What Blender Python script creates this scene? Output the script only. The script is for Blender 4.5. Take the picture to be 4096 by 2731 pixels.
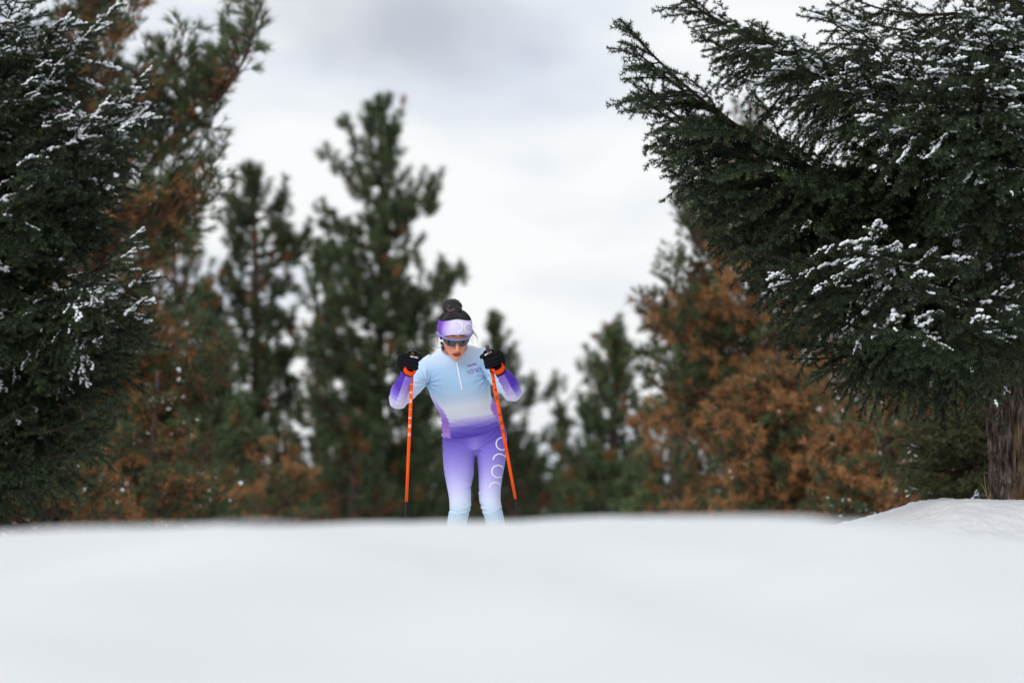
import bpy, bmesh, math, random
import numpy as np
from mathutils import Vector, Matrix, noise as mnoise
from mathutils.bvhtree import BVHTree

scene = bpy.context.scene
for o in list(bpy.data.objects):
    bpy.data.objects.remove(o)
COL = scene.collection
R = math.radians

# ------------------------------------------------------------------ camera
CAMZ = 0.50
FPX = 14800.0                      # focal length in pixels of the 4096 px wide photograph
TILT = math.atan((2000 - 1365.5) / FPX)
cam_d = bpy.data.cameras.new('camera')
cam_d.sensor_width = 36.0
cam_d.lens = FPX / 4096 * 36.0
cam_d.clip_start = 0.05
cam_d.clip_end = 4000
cam_d.dof.use_dof = True
cam_d.dof.focus_distance = 19.7
cam_d.dof.aperture_fstop = 2.1
cam_d.dof.aperture_blades = 0
cam = bpy.data.objects.new('camera', cam_d)
COL.objects.link(cam)
cam.location = (0, 0, CAMZ)
cam.rotation_euler = (R(90) + TILT, 0, 0)
scene.camera = cam

# ------------------------------------------------------------------ sky and sun
SUN_EL, SUN_AZ = R(33), R(-150)     # azimuth from +Y towards +X
world = bpy.data.worlds.new('World')
scene.world = world
world.use_nodes = True
nt = world.node_tree
nt.nodes.clear()
def N(t, **kw):
    n = nt.nodes.new(t)
    for k, v in kw.items():
        setattr(n, k, v)
    return n
w_out = N('ShaderNodeOutputWorld'); w_bg = N('ShaderNodeBackground')
w_bg.inputs['Strength'].default_value = 0.1
sky = N('ShaderNodeTexSky', sky_type='NISHITA', sun_disc=False)
sky.sun_elevation = SUN_EL; sky.sun_rotation = SUN_AZ
tc = N('ShaderNodeTexCoord')
mp = N('ShaderNodeMapping'); mp.inputs['Scale'].default_value = (9, 9, 26); mp.inputs['Location'].default_value = (3.1, 0.4, 1.7)
nz = N('ShaderNodeTexNoise'); nz.inputs['Scale'].default_value = 1.0; nz.inputs['Detail'].default_value = 5; nz.inputs['Roughness'].default_value = 0.5
rp = N('ShaderNodeValToRGB')
rp.color_ramp.elements[0].position = 0.36; rp.color_ramp.elements[0].color = (6.9, 7.5, 8.6, 1)
rp.color_ramp.elements[1].position = 0.60; rp.color_ramp.elements[1].color = (9.8, 9.95, 10.0, 1)
# one heavier grey cloud, softened by noise
mp2 = N('ShaderNodeMapping'); mp2.inputs['Location'].default_value = (0.030, 0, -0.128); mp2.vector_type = 'POINT'
sub = N('ShaderNodeVectorMath', operation='MULTIPLY'); sub.inputs[1].default_value = (24, 0, 62)
nz2 = N('ShaderNodeTexNoise'); nz2.inputs['Scale'].default_value = 26.0; nz2.inputs['Detail'].default_value = 4
mad = N('ShaderNodeVectorMath', operation='MULTIPLY_ADD'); mad.inputs[1].default_value = (1.3, 0, 1.3)
cen = N('ShaderNodeVectorMath', operation='SUBTRACT'); cen.inputs[1].default_value = (0.65, 0, 0.65)
ln = N('ShaderNodeVectorMath', operation='LENGTH')
rp2 = N('ShaderNodeMapRange', interpolation_type='SMOOTHERSTEP')
rp2.inputs['From Min'].default_value = 0.1; rp2.inputs['From Max'].default_value = 1.45
rp2.inputs['To Min'].default_value = 0.95; rp2.inputs['To Max'].default_value = 0.0
mixc = N('ShaderNodeMixRGB'); mixc.inputs[2].default_value = (5.4, 5.7, 6.5, 1)
mixs = N('ShaderNodeMixRGB'); mixs.inputs[0].default_value = 0.95
L = nt.links.new
L(tc.outputs['Generated'], mp.inputs[0]); L(mp.outputs[0], nz.inputs['Vector']); L(nz.outputs[0], rp.inputs[0])
L(tc.outputs['Generated'], mp2.inputs[0]); L(mp2.outputs[0], sub.inputs[0])
L(tc.outputs['Generated'], nz2.inputs['Vector']); L(nz2.outputs['Color'], mad.inputs[0]); L(sub.outputs[0], mad.inputs[2])
L(mad.outputs[0], cen.inputs[0]); L(cen.outputs[0], ln.inputs[0]); L(ln.outputs['Value'], rp2.inputs['Value'])
L(rp2.outputs[0], mixc.inputs[0]); L(rp.outputs[0], mixc.inputs[1])
L(sky.outputs[0], mixs.inputs[1]); L(mixc.outputs[0], mixs.inputs[2])
L(mixs.outputs[0], w_bg.inputs['Color']); L(w_bg.outputs[0], w_out.inputs[0])

sun_d = bpy.data.lights.new('sun', 'SUN')
sun_d.energy = 1.45; sun_d.angle = R(32); sun_d.color = (1.0, 0.97, 0.93)
sun = bpy.data.objects.new('sun', sun_d); COL.objects.link(sun)
sd = Vector((math.sin(SUN_AZ) * math.cos(SUN_EL), math.cos(SUN_AZ) * math.cos(SUN_EL), math.sin(SUN_EL)))
sun.rotation_euler = sd.to_track_quat('Z', 'Y').to_euler()
sun.location = sd * 50

scene.view_settings.view_transform = 'Standard'
scene.view_settings.look = 'None'
scene.view_settings.gamma = 1
scene.view_settings.exposure = 0.0
scene.view_settings.use_curve_mapping = False
scene.render.engine = 'CYCLES'
scene.cycles.max_bounces = 6
scene.cycles.diffuse_bounces = 3
scene.cycles.glossy_bounces = 2
scene.cycles.transmission_bounces = 2
scene.cycles.caustics_reflective = False
scene.cycles.caustics_refractive = False
scene.cycles.use_denoising = True

# ------------------------------------------------------------------ helpers
CT, ST = math.cos(TILT), math.sin(TILT)
def W(px, py, y):
    """point at depth y (metres along +Y) seen at photo pixel px, py"""
    a = (px - 2048.0) / FPX; b = (1365.5 - py) / FPX
    dy = CT - b * ST
    return np.array((a * y / dy, y, CAMZ + (ST + b * CT) * y / dy))
def PX(P):
    P = np.asarray(P, float); q = P - np.array((0, 0, CAMZ))
    f = q[..., 1] * CT + q[..., 2] * ST
    u = -q[..., 1] * ST + q[..., 2] * CT
    return 2048 + FPX * q[..., 0] / f, 1365.5 - FPX * u / f

def mesh_np(name, V, F, mats=(), mi=None, col=None, smooth=False):
    V = np.ascontiguousarray(V, np.float32); F = np.ascontiguousarray(F, np.int32)
    k = F.shape[1]
    me = bpy.data.meshes.new(name)
    me.vertices.add(len(V)); me.vertices.foreach_set('co', V.ravel())
    me.loops.add(F.size); me.loops.foreach_set('vertex_index', F.ravel())
    me.polygons.add(len(F))
    me.polygons.foreach_set('loop_start', np.arange(len(F), dtype=np.int32) * k)
    if mi is not None:
        me.polygons.foreach_set('material_index', np.ascontiguousarray(mi, np.int32))
    me.polygons.foreach_set('use_smooth', np.full(len(F), smooth, bool))
    if col is not None:
        a = me.color_attributes.new('Col', 'FLOAT_COLOR', 'POINT')
        c = np.ones((len(V), 4), np.float32); c[:, :3] = col
        a.data.foreach_set('color', c.ravel())
    for m in mats:
        me.materials.append(m)
    me.update(calc_edges=True)
    me.validate()
    return me

def obj(name, me, parent=None, mw=None):
    o = bpy.data.objects.new(name, me); COL.objects.link(o)
    if parent is not None:
        o.parent = parent
        bm = parent.get('_bm')
    if mw is not None:
        o.matrix_basis = mw
    return o
def tag(o, label=None, cat=None, group=None, kind=None):
    if label: o['label'] = label
    if cat: o['category'] = cat
    if group: o['group'] = group
    if kind: o['kind'] = kind
    return o
def thing(name, loc, label, cat, group=None):
    o = bpy.data.objects.new(name, None); COL.objects.link(o)
    o.empty_display_size = 0.1
    o.location = loc
    return tag(o, label, cat, group)

class MB:
    """collects triangles"""
    def __init__(s): s.V = []; s.F = []; s.C = []; s.M = []; s.n = 0
    def add(s, V, F, col=(1, 1, 1), mi=0):
        V = np.asarray(V, float).reshape(-1, 3); F = np.asarray(F, int)
        s.V.append(V); s.F.append(F + s.n); s.n += len(V)
        c = np.asarray(col, float)
        s.C.append(np.broadcast_to(c, (len(V), 3)) if c.ndim == 1 else c)
        s.M.append(np.full(len(F), mi, int))
    def mesh(s, name, mats, smooth=False):
        return mesh_np(name, np.concatenate(s.V), np.concatenate(s.F), mats, np.concatenate(s.M), np.concatenate(s.C), smooth)

def unit(a):
    return a / np.maximum(np.linalg.norm(a, axis=-1, keepdims=True), 1e-9)

def perp_frame(d):
    d = unit(d)
    ref = np.where(np.abs(d[..., 2:3]) < 0.9, np.array((0, 0, 1.0)), np.array((1.0, 0, 0)))
    u = unit(np.cross(d, ref)); v = np.cross(d, u)
    return u, v

def prisms(p0, p1, r0, r1, n=3):
    """many open prisms -> V, F(tris)"""
    p0 = np.asarray(p0); p1 = np.asarray(p1)
    m = len(p0)
    u, v = perp_frame(p1 - p0)
    a = np.arange(n) * 2 * np.pi / n
    ring = u[:, None] * np.cos(a)[None, :, None] + v[:, None] * np.sin(a)[None, :, None]
    A = p0[:, None] + ring * np.asarray(r0).reshape(-1, 1, 1)
    B = p1[:, None] + ring * np.asarray(r1).reshape(-1, 1, 1)
    V = np.concatenate([A, B], 1).reshape(-1, 3)
    i = np.arange(n); j = (i + 1) % n
    f = np.concatenate([np.stack([i, j, j + n], 1), np.stack([i, j + n, i + n], 1)])
    F = (f[None] + (np.arange(m) * 2 * n)[:, None, None]).reshape(-1, 3)
    return V, F

def tube(pts, rad, n=10, caps=True):
    """one smooth tube along a polyline -> V, F(tris)"""
    pts = np.asarray(pts, float); rad = np.broadcast_to(np.asarray(rad, float), (len(pts),))
    t = unit(np.gradient(pts, axis=0))
    u, v = perp_frame(t[:1]); u = u[0]
    rings = []
    a = np.arange(n) * 2 * np.pi / n
    for i in range(len(pts)):
        u = u - t[i] * np.dot(u, t[i]); u = u / np.linalg.norm(u); w = np.cross(t[i], u)
        rings.append(pts[i] + rad[i] * (np.cos(a)[:, None] * u + np.sin(a)[:, None] * w))
    V = np.concatenate(rings)
    F = ring_faces(len(pts), n)
    if caps:
        b = len(V); V = np.concatenate([V, pts[:1], pts[-1:]])
        i = np.arange(n); j = (i + 1) % n; e = (len(pts) - 1) * n
        F = np.concatenate([F, np.stack([j, i, np.full(n, b)], 1), np.stack([e + i, e + j, np.full(n, b + 1)], 1)])
    return V, F
def ring_faces(m, n):
    i = np.arange(n); j = (i + 1) % n
    f = np.concatenate([np.stack([i, j, j + n], 1), np.stack([i, j + n, i + n], 1)])
    return (f[None] + (np.arange(m - 1) * n)[:, None, None]).reshape(-1, 3)

def ico(sub=1):
    bm = bmesh.new(); bmesh.ops.create_icosphere(bm, subdivisions=sub, radius=1)
    V = np.array([v.co[:] for v in bm.verts]); F = np.array([[v.index for v in f.verts] for f in bm.faces]); bm.free()
    return V, F
ICO1, ICO2, ICO3 = ico(1), ico(2), ico(3)

def s2l(c):
    c = np.asarray(c, float) / 255.0
    return np.where(c <= 0.04045, c / 12.92, ((c + 0.055) / 1.055) ** 2.4)

# ------------------------------------------------------------------ materials
def mat(name, base=(0.5, 0.5, 0.5), rough=0.6, attr=False, rnd=0.0, spec=0.3, bump=None, noise_mix=None, sheen=0.0):
    m = bpy.data.materials.new(name); m.use_nodes = True
    t = m.node_tree; b = t.nodes['Principled BSDF']
    b.inputs['Roughness'].default_value = rough
    b.inputs['Specular IOR Level'].default_value = spec
    b.inputs['Base Color'].default_value = (*base, 1)
    if sheen:
        b.inputs['Sheen Weight'].default_value = sheen
    src = None
    if attr:
        a = t.nodes.new('ShaderNodeVertexColor'); a.layer_name = 'Col'; src = a.outputs['Color']
    if noise_mix:
        sc, c2, lo, hi = noise_mix
        co = t.nodes.new('ShaderNodeTexCoord'); n = t.nodes.new('ShaderNodeTexNoise')
        n.inputs['Scale'].default_value = sc; n.inputs['Detail'].default_value = 6
        rr = t.nodes.new('ShaderNodeMapRange'); rr.inputs['From Min'].default_value = lo; rr.inputs['From Max'].default_value = hi
        mx = t.nodes.new('ShaderNodeMixRGB'); mx.inputs[1].default_value = (*base, 1); mx.inputs[2].default_value = (*c2, 1)
        t.links.new(co.outputs['Object'], n.inputs['Vector']); t.links.new(n.outputs[0], rr.inputs['Value']); t.links.new(rr.outputs[0], mx.inputs[0])
        if src is not None:
            t.links.new(src, mx.inputs[1])
        src = mx.outputs[0]
    if rnd:
        oi = t.nodes.new('ShaderNodeObjectInfo'); rr = t.nodes.new('ShaderNodeMapRange')
        rr.inputs['To Min'].default_value = 1 - rnd; rr.inputs['To Max'].default_value = 1 + rnd
        t.links.new(oi.outputs['Random'], rr.inputs['Value'])
        mu = t.nodes.new('ShaderNodeVectorMath'); mu.operation = 'SCALE'
        if src is not None:
            t.links.new(src, mu.inputs[0])
        else:
            mu.inputs[0].default_value = base
        t.links.new(rr.outputs[0], mu.inputs['Scale']); src = mu.outputs[0]
    if src is not None:
        t.links.new(src, b.inputs['Base Color'])
    if bump:
        for k, (sc, st, di) in enumerate(bump):
            co = t.nodes.new('ShaderNodeTexCoord'); n = t.nodes.new('ShaderNodeTexNoise')
            n.inputs['Scale'].default_value = sc; n.inputs['Detail'].default_value = 5
            bp = t.nodes.new('ShaderNodeBump'); bp.inputs['Strength'].default_value = st; bp.inputs['Distance'].default_value = di
            t.links.new(co.outputs['Object'], n.inputs['Vector']); t.links.new(n.outputs[0], bp.inputs['Height'])
            if k:
                t.links.new(prev.outputs[0], bp.inputs['Normal'])
            prev = bp
        t.links.new(prev.outputs[0], b.inputs['Normal'])
    return m

M_SNOW = mat('snow', (0.725, 0.74, 0.75), 0.75, spec=0.25, bump=[(2.2, 0.25, 0.10), (60, 0.35, 0.01), (400, 0.3, 0.003)])
M_TSNOW = mat('tree_snow', (0.86, 0.885, 0.91), 0.7, spec=0.25, bump=[(90, 0.5, 0.006)])
M_NEEDLE = mat('spruce_needles', attr=True, rough=0.55, spec=0.25, rnd=0.25)
M_PINE = mat('pine_needles', attr=True, rough=0.6, spec=0.15, rnd=0.3)
M_TWIG = mat('twig_bark', (0.030, 0.021, 0.016), 0.85, spec=0.15, rnd=0.3)
def bark_mat(name):
    m = bpy.data.materials.new(name); m.use_nodes = True; t = m.node_tree; b = t.nodes['Principled BSDF']
    b.inputs['Roughness'].default_value = 0.9; b.inputs['Specular IOR Level'].default_value = 0.15
    n = t.nodes.new; l = t.links.new
    co = n('ShaderNodeTexCoord'); mp_ = n('ShaderNodeMapping'); mp_.inputs['Scale'].default_value = (1, 1, 0.32); l(co.outputs['Object'], mp_.inputs[0])
    n1_ = n('ShaderNodeTexNoise'); n1_.inputs['Scale'].default_value = 42; n1_.inputs['Detail'].default_value = 6; n1_.inputs['Roughness'].default_value = 0.65; l(mp_.outputs[0], n1_.inputs['Vector'])
    r1 = n('ShaderNodeValToRGB'); e = r1.color_ramp.elements
    e[0].position = 0.36; e[0].color = (0.024, 0.018, 0.016, 1); e[1].position = 0.66; e[1].color = (0.34, 0.27, 0.24, 1)
    e_ = r1.color_ramp.elements.new(0.52); e_.color = (0.135, 0.096, 0.080, 1); l(n1_.outputs[0], r1.inputs[0])
    n2_ = n('ShaderNodeTexNoise'); n2_.inputs['Scale'].default_value = 9; n2_.inputs['Detail'].default_value = 3; l(mp_.outputs[0], n2_.inputs['Vector'])
    m2_ = n('ShaderNodeMapRange'); m2_.inputs['From Min'].default_value = 0.52; m2_.inputs['From Max'].default_value = 0.66; m2_.inputs['To Max'].default_value = 0.65; l(n2_.outputs[0], m2_.inputs['Value'])
    mu_ = n('ShaderNodeMixRGB'); mu_.blend_type = 'MIX'; mu_.inputs[2].default_value = (0.27, 0.165, 0.065, 1); l(m2_.outputs[0], mu_.inputs[0]); l(r1.outputs[0], mu_.inputs[1])
    l(mu_.outputs[0], b.inputs['Base Color'])
    bp_ = n('ShaderNodeBump'); bp_.inputs['Strength'].default_value = 1.0; bp_.inputs['Distance'].default_value = 0.03; l(n1_.outputs[0], bp_.inputs['Height']); l(bp_.outputs[0], b.inputs['Normal'])
    return m
M_BARK = bark_mat('spruce_bark')
M_PBARK = mat('pine_bark', (0.06, 0.045, 0.038), 0.9, spec=0.15, noise_mix=(9, (0.15, 0.075, 0.04), 0.5, 0.7), bump=[(30, 0.9, 0.02)])

# ------------------------------------------------------------------ ground
def lerp_tab(x, tab):
    xs, ys = zip(*tab)
    return np.interp(x, xs, ys)
def sstep(a, b, x):
    t = np.clip((x - a) / (b - a), 0, 1); return t * t * (3 - 2 * t)
def vnoise(x, y, sc, seed=0.0, octv=3):
    out = np.zeros(x.shape)
    f = out.ravel(); xr = x.ravel() * sc; yr = y.ravel() * sc
    for i in range(f.size):
        f[i] = mnoise.fractal((xr[i], yr[i], seed), 0.9, 2.1, octv)
    return f.reshape(x.shape)
def ground_h(x, y, detail=True):
    x = np.asarray(x, float); y = np.asarray(y, float)
    px = 2048 + FPX * x / np.maximum(y, 0.5)
    # the snow crest between the camera and the track
    pxc = 2048 + FPX * x / 9.0
    cy = lerp_tab(pxc, [(-1500, 2150), (0, 2136), (500, 2112), (1000, 2096), (1500, 2092), (1900, 2084), (2150, 2076), (2500, 2062), (2800, 2060), (3100, 2066), (3300, 2090), (3500, 2118), (3800, 2150), (4096, 2165), (5500, 2170)])
    crest = CAMZ - 9.0 * (cy - 2000) / FPX
    near = 0.27 + (crest - 0.27) * sstep(1.0, 8.6, y)
    h = np.where(y < 9.0, near, crest * (1 - sstep(9.2, 14.0, y)))
    # bank at the foot of the big spruce
    bx = lerp_tab(x, [(1.2, 0.0), (1.55, 0.16), (1.80, 0.352), (1.97, 0.395), (2.06, 0.418), (2.20, 0.46), (2.30, 0.497), (2.42, 0.505), (2.6, 0.497), (2.9, 0.495), (3.6, 0.50), (5, 0.46), (8, 0.3), (14, 0.1)])
    prof = sstep(15.0, 19.2, y) * (0.45 + 0.55 * sstep(18.6, 19.7, y)) * (1 - 0.7 * sstep(20.9, 25.0, y))
    prof = np.where(x > 2.9, np.maximum(prof, 0.9 * sstep(14, 18, y) * (1 - 0.7 * sstep(21.5, 26, y))), prof)
    h = np.maximum(h, bx * prof)
    # bank under the left trees, far ground falling slowly away
    h = h + 0.18 * sstep(-2.2, -4.5, x) * sstep(15, 19, y) * (1 - sstep(40, 70, y))
    h = h - 0.012 * np.maximum(y - 30, 0) * (1 - 0.6 * sstep(100, 400, y))
    return h
def axis(segs):
    out = []
    for a, b, st in segs:
        out.append(np.arange(a, b - 1e-9, st))
    out.append([segs[-1][1]])
    return np.concatenate(out)
gx = axis([(-600, -100, 50), (-100, -20, 8), (-20, -6, 1.0), (-6, -3.2, 0.25), (-3.2, 1.5, 0.07), (1.5, 3.2, 0.013), (3.2, 6, 0.2), (6, 20, 1.0), (20, 100, 8), (100, 600, 50)])
gy = axis([(-30, -2, 2), (-2, 2, 0.5), (2, 13, 0.07), (13, 17.5, 0.12), (17.5, 19.0, 0.035), (19.0, 20.8, 0.018), (20.8, 23, 0.1), (23, 60, 1.0), (60, 200, 10), (200, 1500, 100)])
GX, GY = np.meshgrid(gx, gy)
H = ground_h(GX, GY)
win = np.exp(-((GX) / 9.0) ** 2) * (GY > 0.5) * (GY < 40)
n1 = vnoise(GX, GY, 0.9, 1.3, 3); n2 = vnoise(GX, GY, 7.0, 5.1, 3)
fine = (vnoise(GX, GY, 26.0, 9.7, 2) + 0.7 * vnoise(GX, GY, 70.0, 3.7, 2)) * ((GX > 1.45) & (GX < 3.3) & (GY > 17.4) & (GY < 23))
H = H + win * (0.016 * n1 + 0.0045 * n2 * (GY > 7)) + 0.0075 * fine + 0.030 * vnoise(GX, GY, 3.2, 2.2, 3) * np.exp(-((GX - 2.6) / 0.9) ** 2 - ((GY - 18.6) / 0.7) ** 2)
nearw = np.exp(-((GX) / 4.0) ** 2) * (GY > 1.5) * (1 - sstep(6.5, 8.2, GY))
H = H + nearw * 0.085 * vnoise(GX, GY * 0.8, 1.3, 21.0, 2)
ny, nx = H.shape
idx = np.arange(ny * nx).reshape(ny, nx)
GF = np.stack([idx[:-1, :-1], idx[:-1, 1:], idx[1:, 1:], idx[1:, :-1]], -1).reshape(-1, 4)
g = obj('snow_ground', mesh_np('snow_ground', np.stack([GX, GY, H], -1).reshape(-1, 3), GF, [M_SNOW], smooth=True))
tag(g, kind='structure', label='white snow covered ground with a blurred crest and a bank under the spruce')
def gz(x, y):
    return float(ground_h(np.array([x]), np.array([y]))[0])

# ------------------------------------------------------------------ conifer foliage
def needles(p0, p1, rng, sp, ln, wd, spread, fwd, col_a, col_b, tipw=None):
    """needle blades on segments p0->p1; returns V,F,C"""
    d = p1 - p0; le = np.linalg.norm(d, axis=1); cnt = np.maximum((le / sp).astype(int), 1)
    ii = np.repeat(np.arange(len(p0)), cnt)
    t = rng.random(len(ii))[:, None]
    base = p0[ii] + d[ii] * t
    ax = unit(d)[ii]; u, v = perp_frame(ax)
    a = rng.random(len(ii)) * 2 * np.pi
    ra = np.cos(a)[:, None] * u + np.sin(a)[:, None] * v
    dirn = unit(ax * fwd + ra * spread + rng.normal(0, 0.12, (len(ii), 3)))
    l = ln * rng.uniform(0.7, 1.15, (len(ii), 1))
    side = unit(np.cross(dirn, rng.normal(0, 1, (len(ii), 3)))) * wd * 0.5
    V = np.stack([base - side, base + side, base + dirn * l], 1).reshape(-1, 3)
    F = np.arange(len(V)).reshape(-1, 3)
    k = rng.random((len(ii), 1))
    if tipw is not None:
        k = np.clip(k * 0.28 + tipw[ii][:, None] ** 3 * 0.70 * (0.12 + 0.88 * t ** 1.5), 0, 1)  # paler young tips; lit tips and shaded interior also put into the colour
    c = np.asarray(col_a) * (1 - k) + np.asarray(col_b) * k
    return V, F, np.repeat(c, 3, 0)

def lumps(P, Rx, rng, sub=ICO1):
    """snow lumps at points P with frames Rx (n,3,3: columns are scaled axes)"""
    V0, F0 = sub
    n = len(P)
    jit = 1 + rng.normal(0, 0.16, (n, len(V0), 1))
    V = np.einsum('nij,nvj->nvi', Rx, V0[None] * jit) + P[:, None]
    F = (F0[None] + (np.arange(n) * len(V0))[:, None, None]).reshape(-1, 3)
    return V.reshape(-1, 3), F

def snow_on(segs0, segs1, rng, n, size, mask=None, chain=1):
    """snow caps: chains of overlapping lumps lying along chosen twigs"""
    d = segs1 - segs0; le = np.linalg.norm(d, axis=1)
    p = le.copy()
    if mask is not None: p = p * mask
    p /= p.sum()
    n = min(n, int((p > 0).sum()))
    i0 = rng.choice(len(segs0), n, p=p, replace=False)
    ii = np.repeat(i0, chain)
    t = np.tile(np.linspace(0.25, 1.0, chain) if chain > 1 else np.array([0.7]), n)[:, None] + rng.normal(0, 0.05, (len(ii), 1))
    P = segs0[ii] + d[ii] * t
    ax = unit(d[ii] * np.array((1, 1, 0.6)))
    side = unit(np.cross(np.array((0, 0, 1.0)), ax)); up = np.cross(ax, side)
    s = np.repeat(size * rng.uniform(0.7, 1.3, (n, 1)), chain, 0) * rng.uniform(0.5, 1.35, (len(ii), 1))
    Rm = np.stack([ax * s * 1.15, side * s * 0.95, up * s * 0.62], -1)
    P = P + np.array((0, 0, 1.0)) * (0.008 + 0.25 * s) + rng.normal(0, 0.6, (len(ii), 3)) * s * np.array((1, 1, 0.4))
    return lumps(P, Rm, rng)

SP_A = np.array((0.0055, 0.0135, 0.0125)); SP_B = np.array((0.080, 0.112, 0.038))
def spruce_bough(seed, Lg, droop=0.15, up=0.1):
    rng = np.random.default_rng(seed)
    n = 36
    s = np.linspace(0, 1, n)
    main = np.stack([Lg * s, 0.05 * Lg * np.sin(s * 4 + rng.random() * 6) * s, -droop * Lg * np.sin(s * np.pi * 0.8) + up * Lg * s ** 2.5 - (up - droop * 0.588) * Lg * s], 1)
    segs = []          # p0, p1, r0, r1, tipness
    for i in range(n - 1):
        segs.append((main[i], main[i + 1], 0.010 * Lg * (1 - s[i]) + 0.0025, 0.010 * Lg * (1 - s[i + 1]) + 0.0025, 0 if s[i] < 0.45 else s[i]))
    k = int(Lg / 0.052)
    for i in range(k):
        si = 0.07 + 0.91 * (i + rng.random() * 0.8) / k
        p = np.array([np.interp(si, s, main[:, c]) for c in range(3)])
        tg = unit(np.array([np.interp(min(si + 0.03, 1), s, main[:, c]) for c in range(3)]) - p + np.array((1e-6, 0, 0)))
        side = (1 if i % 2 else -1)
        l1 = (0.44 * Lg * (1 - si) ** 0.75 * min(1, 0.35 + si * 2.2) + 0.07) * rng.uniform(0.45, 1.25)
        el = rng.normal(-0.22, 0.40)
        d = unit(tg * rng.uniform(0.55, 0.85) + np.array((0, side * math.cos(el), math.sin(el))) * 0.85)
        m = max(3, int(l1 / 0.05))
        pts = [p]
        dd = d.copy(); sag = rng.uniform(0.3, 1.5)
        for j in range(m):
            dd = unit(dd + np.array((0.06, 0, -sag * 0.16 * (l1 / 0.5))) + rng.normal(0, 0.05, 3))
            pts.append(pts[-1] + dd * l1 / m)
        pts = np.array(pts)
        for j in range(m):
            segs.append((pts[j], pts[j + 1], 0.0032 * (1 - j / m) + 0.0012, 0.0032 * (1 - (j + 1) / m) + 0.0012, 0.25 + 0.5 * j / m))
        q = int(l1 / 0.040)
        for j in range(q):
            tj = 0.12 + 0.86 * (j + rng.random() * 0.7) / max(q, 1)
            fj = tj * m; a = min(int(fj), m - 1)
            pb = pts[a] + (pts[a + 1] - pts[a]) * (fj - a)
            ax = unit(pts[a + 1] - pts[a])
            sd2 = unit(np.cross(ax, np.array((0, 0, 1.0)))) * (1 if j % 2 else -1)
            l2 = min(0.18, 0.32 * l1 * (1 - tj) + 0.040) * rng.uniform(0.6, 1.15)
            d2 = unit(ax * 0.75 + sd2 * 0.8 + np.array((0, 0, rng.normal(-0.22, 0.34))))
            pe = pb + d2 * l2
            segs.append((pb, pe, 0.0014, 0.0010, 0.85))
    p0 = np.array([x[0] for x in segs]); p1 = np.array([x[1] for x in segs])
    r0 = np.array([x[2] for x in segs]); r1 = np.array([x[3] for x in segs]); tp = np.array([x[4] for x in segs])
    V, F = prisms(p0, p1, r0, r1)
    big = r0 > 0.004
    wood = MB(); wood.add(*prisms(p0[big], p1[big], r0[big], r1[big], 6)); wood.add(*prisms(p0[~big], p1[~big], r0[~big], r1[~big], 3))
    wm = wood.mesh('bough_wood', [M_TWIG])
    fo = tp > 0.2
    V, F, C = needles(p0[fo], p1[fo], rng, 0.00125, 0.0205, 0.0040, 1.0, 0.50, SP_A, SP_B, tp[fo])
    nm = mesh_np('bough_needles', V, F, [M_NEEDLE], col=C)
    # snow lies in patches on the upper side
    sm = []
    for kk, (cnt, size) in enumerate(((int(74 * Lg), 0.0090), (int(20 * Lg), 0.0085))):
        mid = (p0 + p1) / 2
        w = np.array([max(0.0, mnoise.noise(Vector(q * 5.5) + Vector((seed * 3.1, kk * 7.7, 0))) - 0.10) for q in mid]) ** 1.4
        w = w * (tp > 0.3) * np.clip((mid[:, 2] - np.interp(mid[:, 0], main[:, 0], main[:, 2])) * 14 + 0.8, 0.02, 2.0) + 1e-9
        V, F = snow_on(p0, p1, rng, cnt, size, w, 7)
        sm.append(mesh_np('bough_snow', V, F, [M_TSNOW], smooth=True))
    return dict(L=Lg, wood=wm, needles=nm, snow=sm)

def frame_to(B, T, roll=0.0, Lg=1.0):
    """matrix that lays local +X on B->T, local Z near world up"""
    B = Vector(B); T = Vector(T); x = T - B; s = x.length / Lg; x.normalize()
    up = Vector((0, 0, 1)); 
    if abs(x.z) > 0.97: up = Vector((0.2, -1, 0)).normalized()
    y = up.cross(x).normalized(); z = x.cross(y)
    Rm = Matrix((x, y, z)).transposed().to_4x4()
    return Matrix.Translation(B) @ Rm @ Matrix.Rotation(roll, 4, 'X') @ Matrix.Scale(s, 4)

class Tree:
    def __init__(s, name, loc, label, cat, group=None):
        s.root = thing(name, loc, label, cat, group); s.loc = Vector(loc); s.n = 0
    def part(s, name, me):
        o = bpy.data.objects.new(name, me); COL.objects.link(o); o.parent = s.root
        o.matrix_basis = Matrix.Translation(-s.loc); return o     # mesh in world coordinates
    def branch(s, proto, B, T, roll=0.0, snow=0):
        b = bpy.data.objects.new('branch', proto['wood']); COL.objects.link(b); b.parent = s.root
        b.matrix_basis = Matrix.Translation(-s.loc) @ frame_to(B, T, roll, proto['L'])
        f = bpy.data.objects.new('needles', proto['needles']); COL.objects.link(f); f.parent = b; f['kind'] = 'stuff'
        if snow and proto.get('snow'):
            q = bpy.data.objects.new('snow', proto['snow'][snow - 1]); COL.objects.link(q); q.parent = b; q['kind'] = 'stuff'
        s.n += 1

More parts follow.
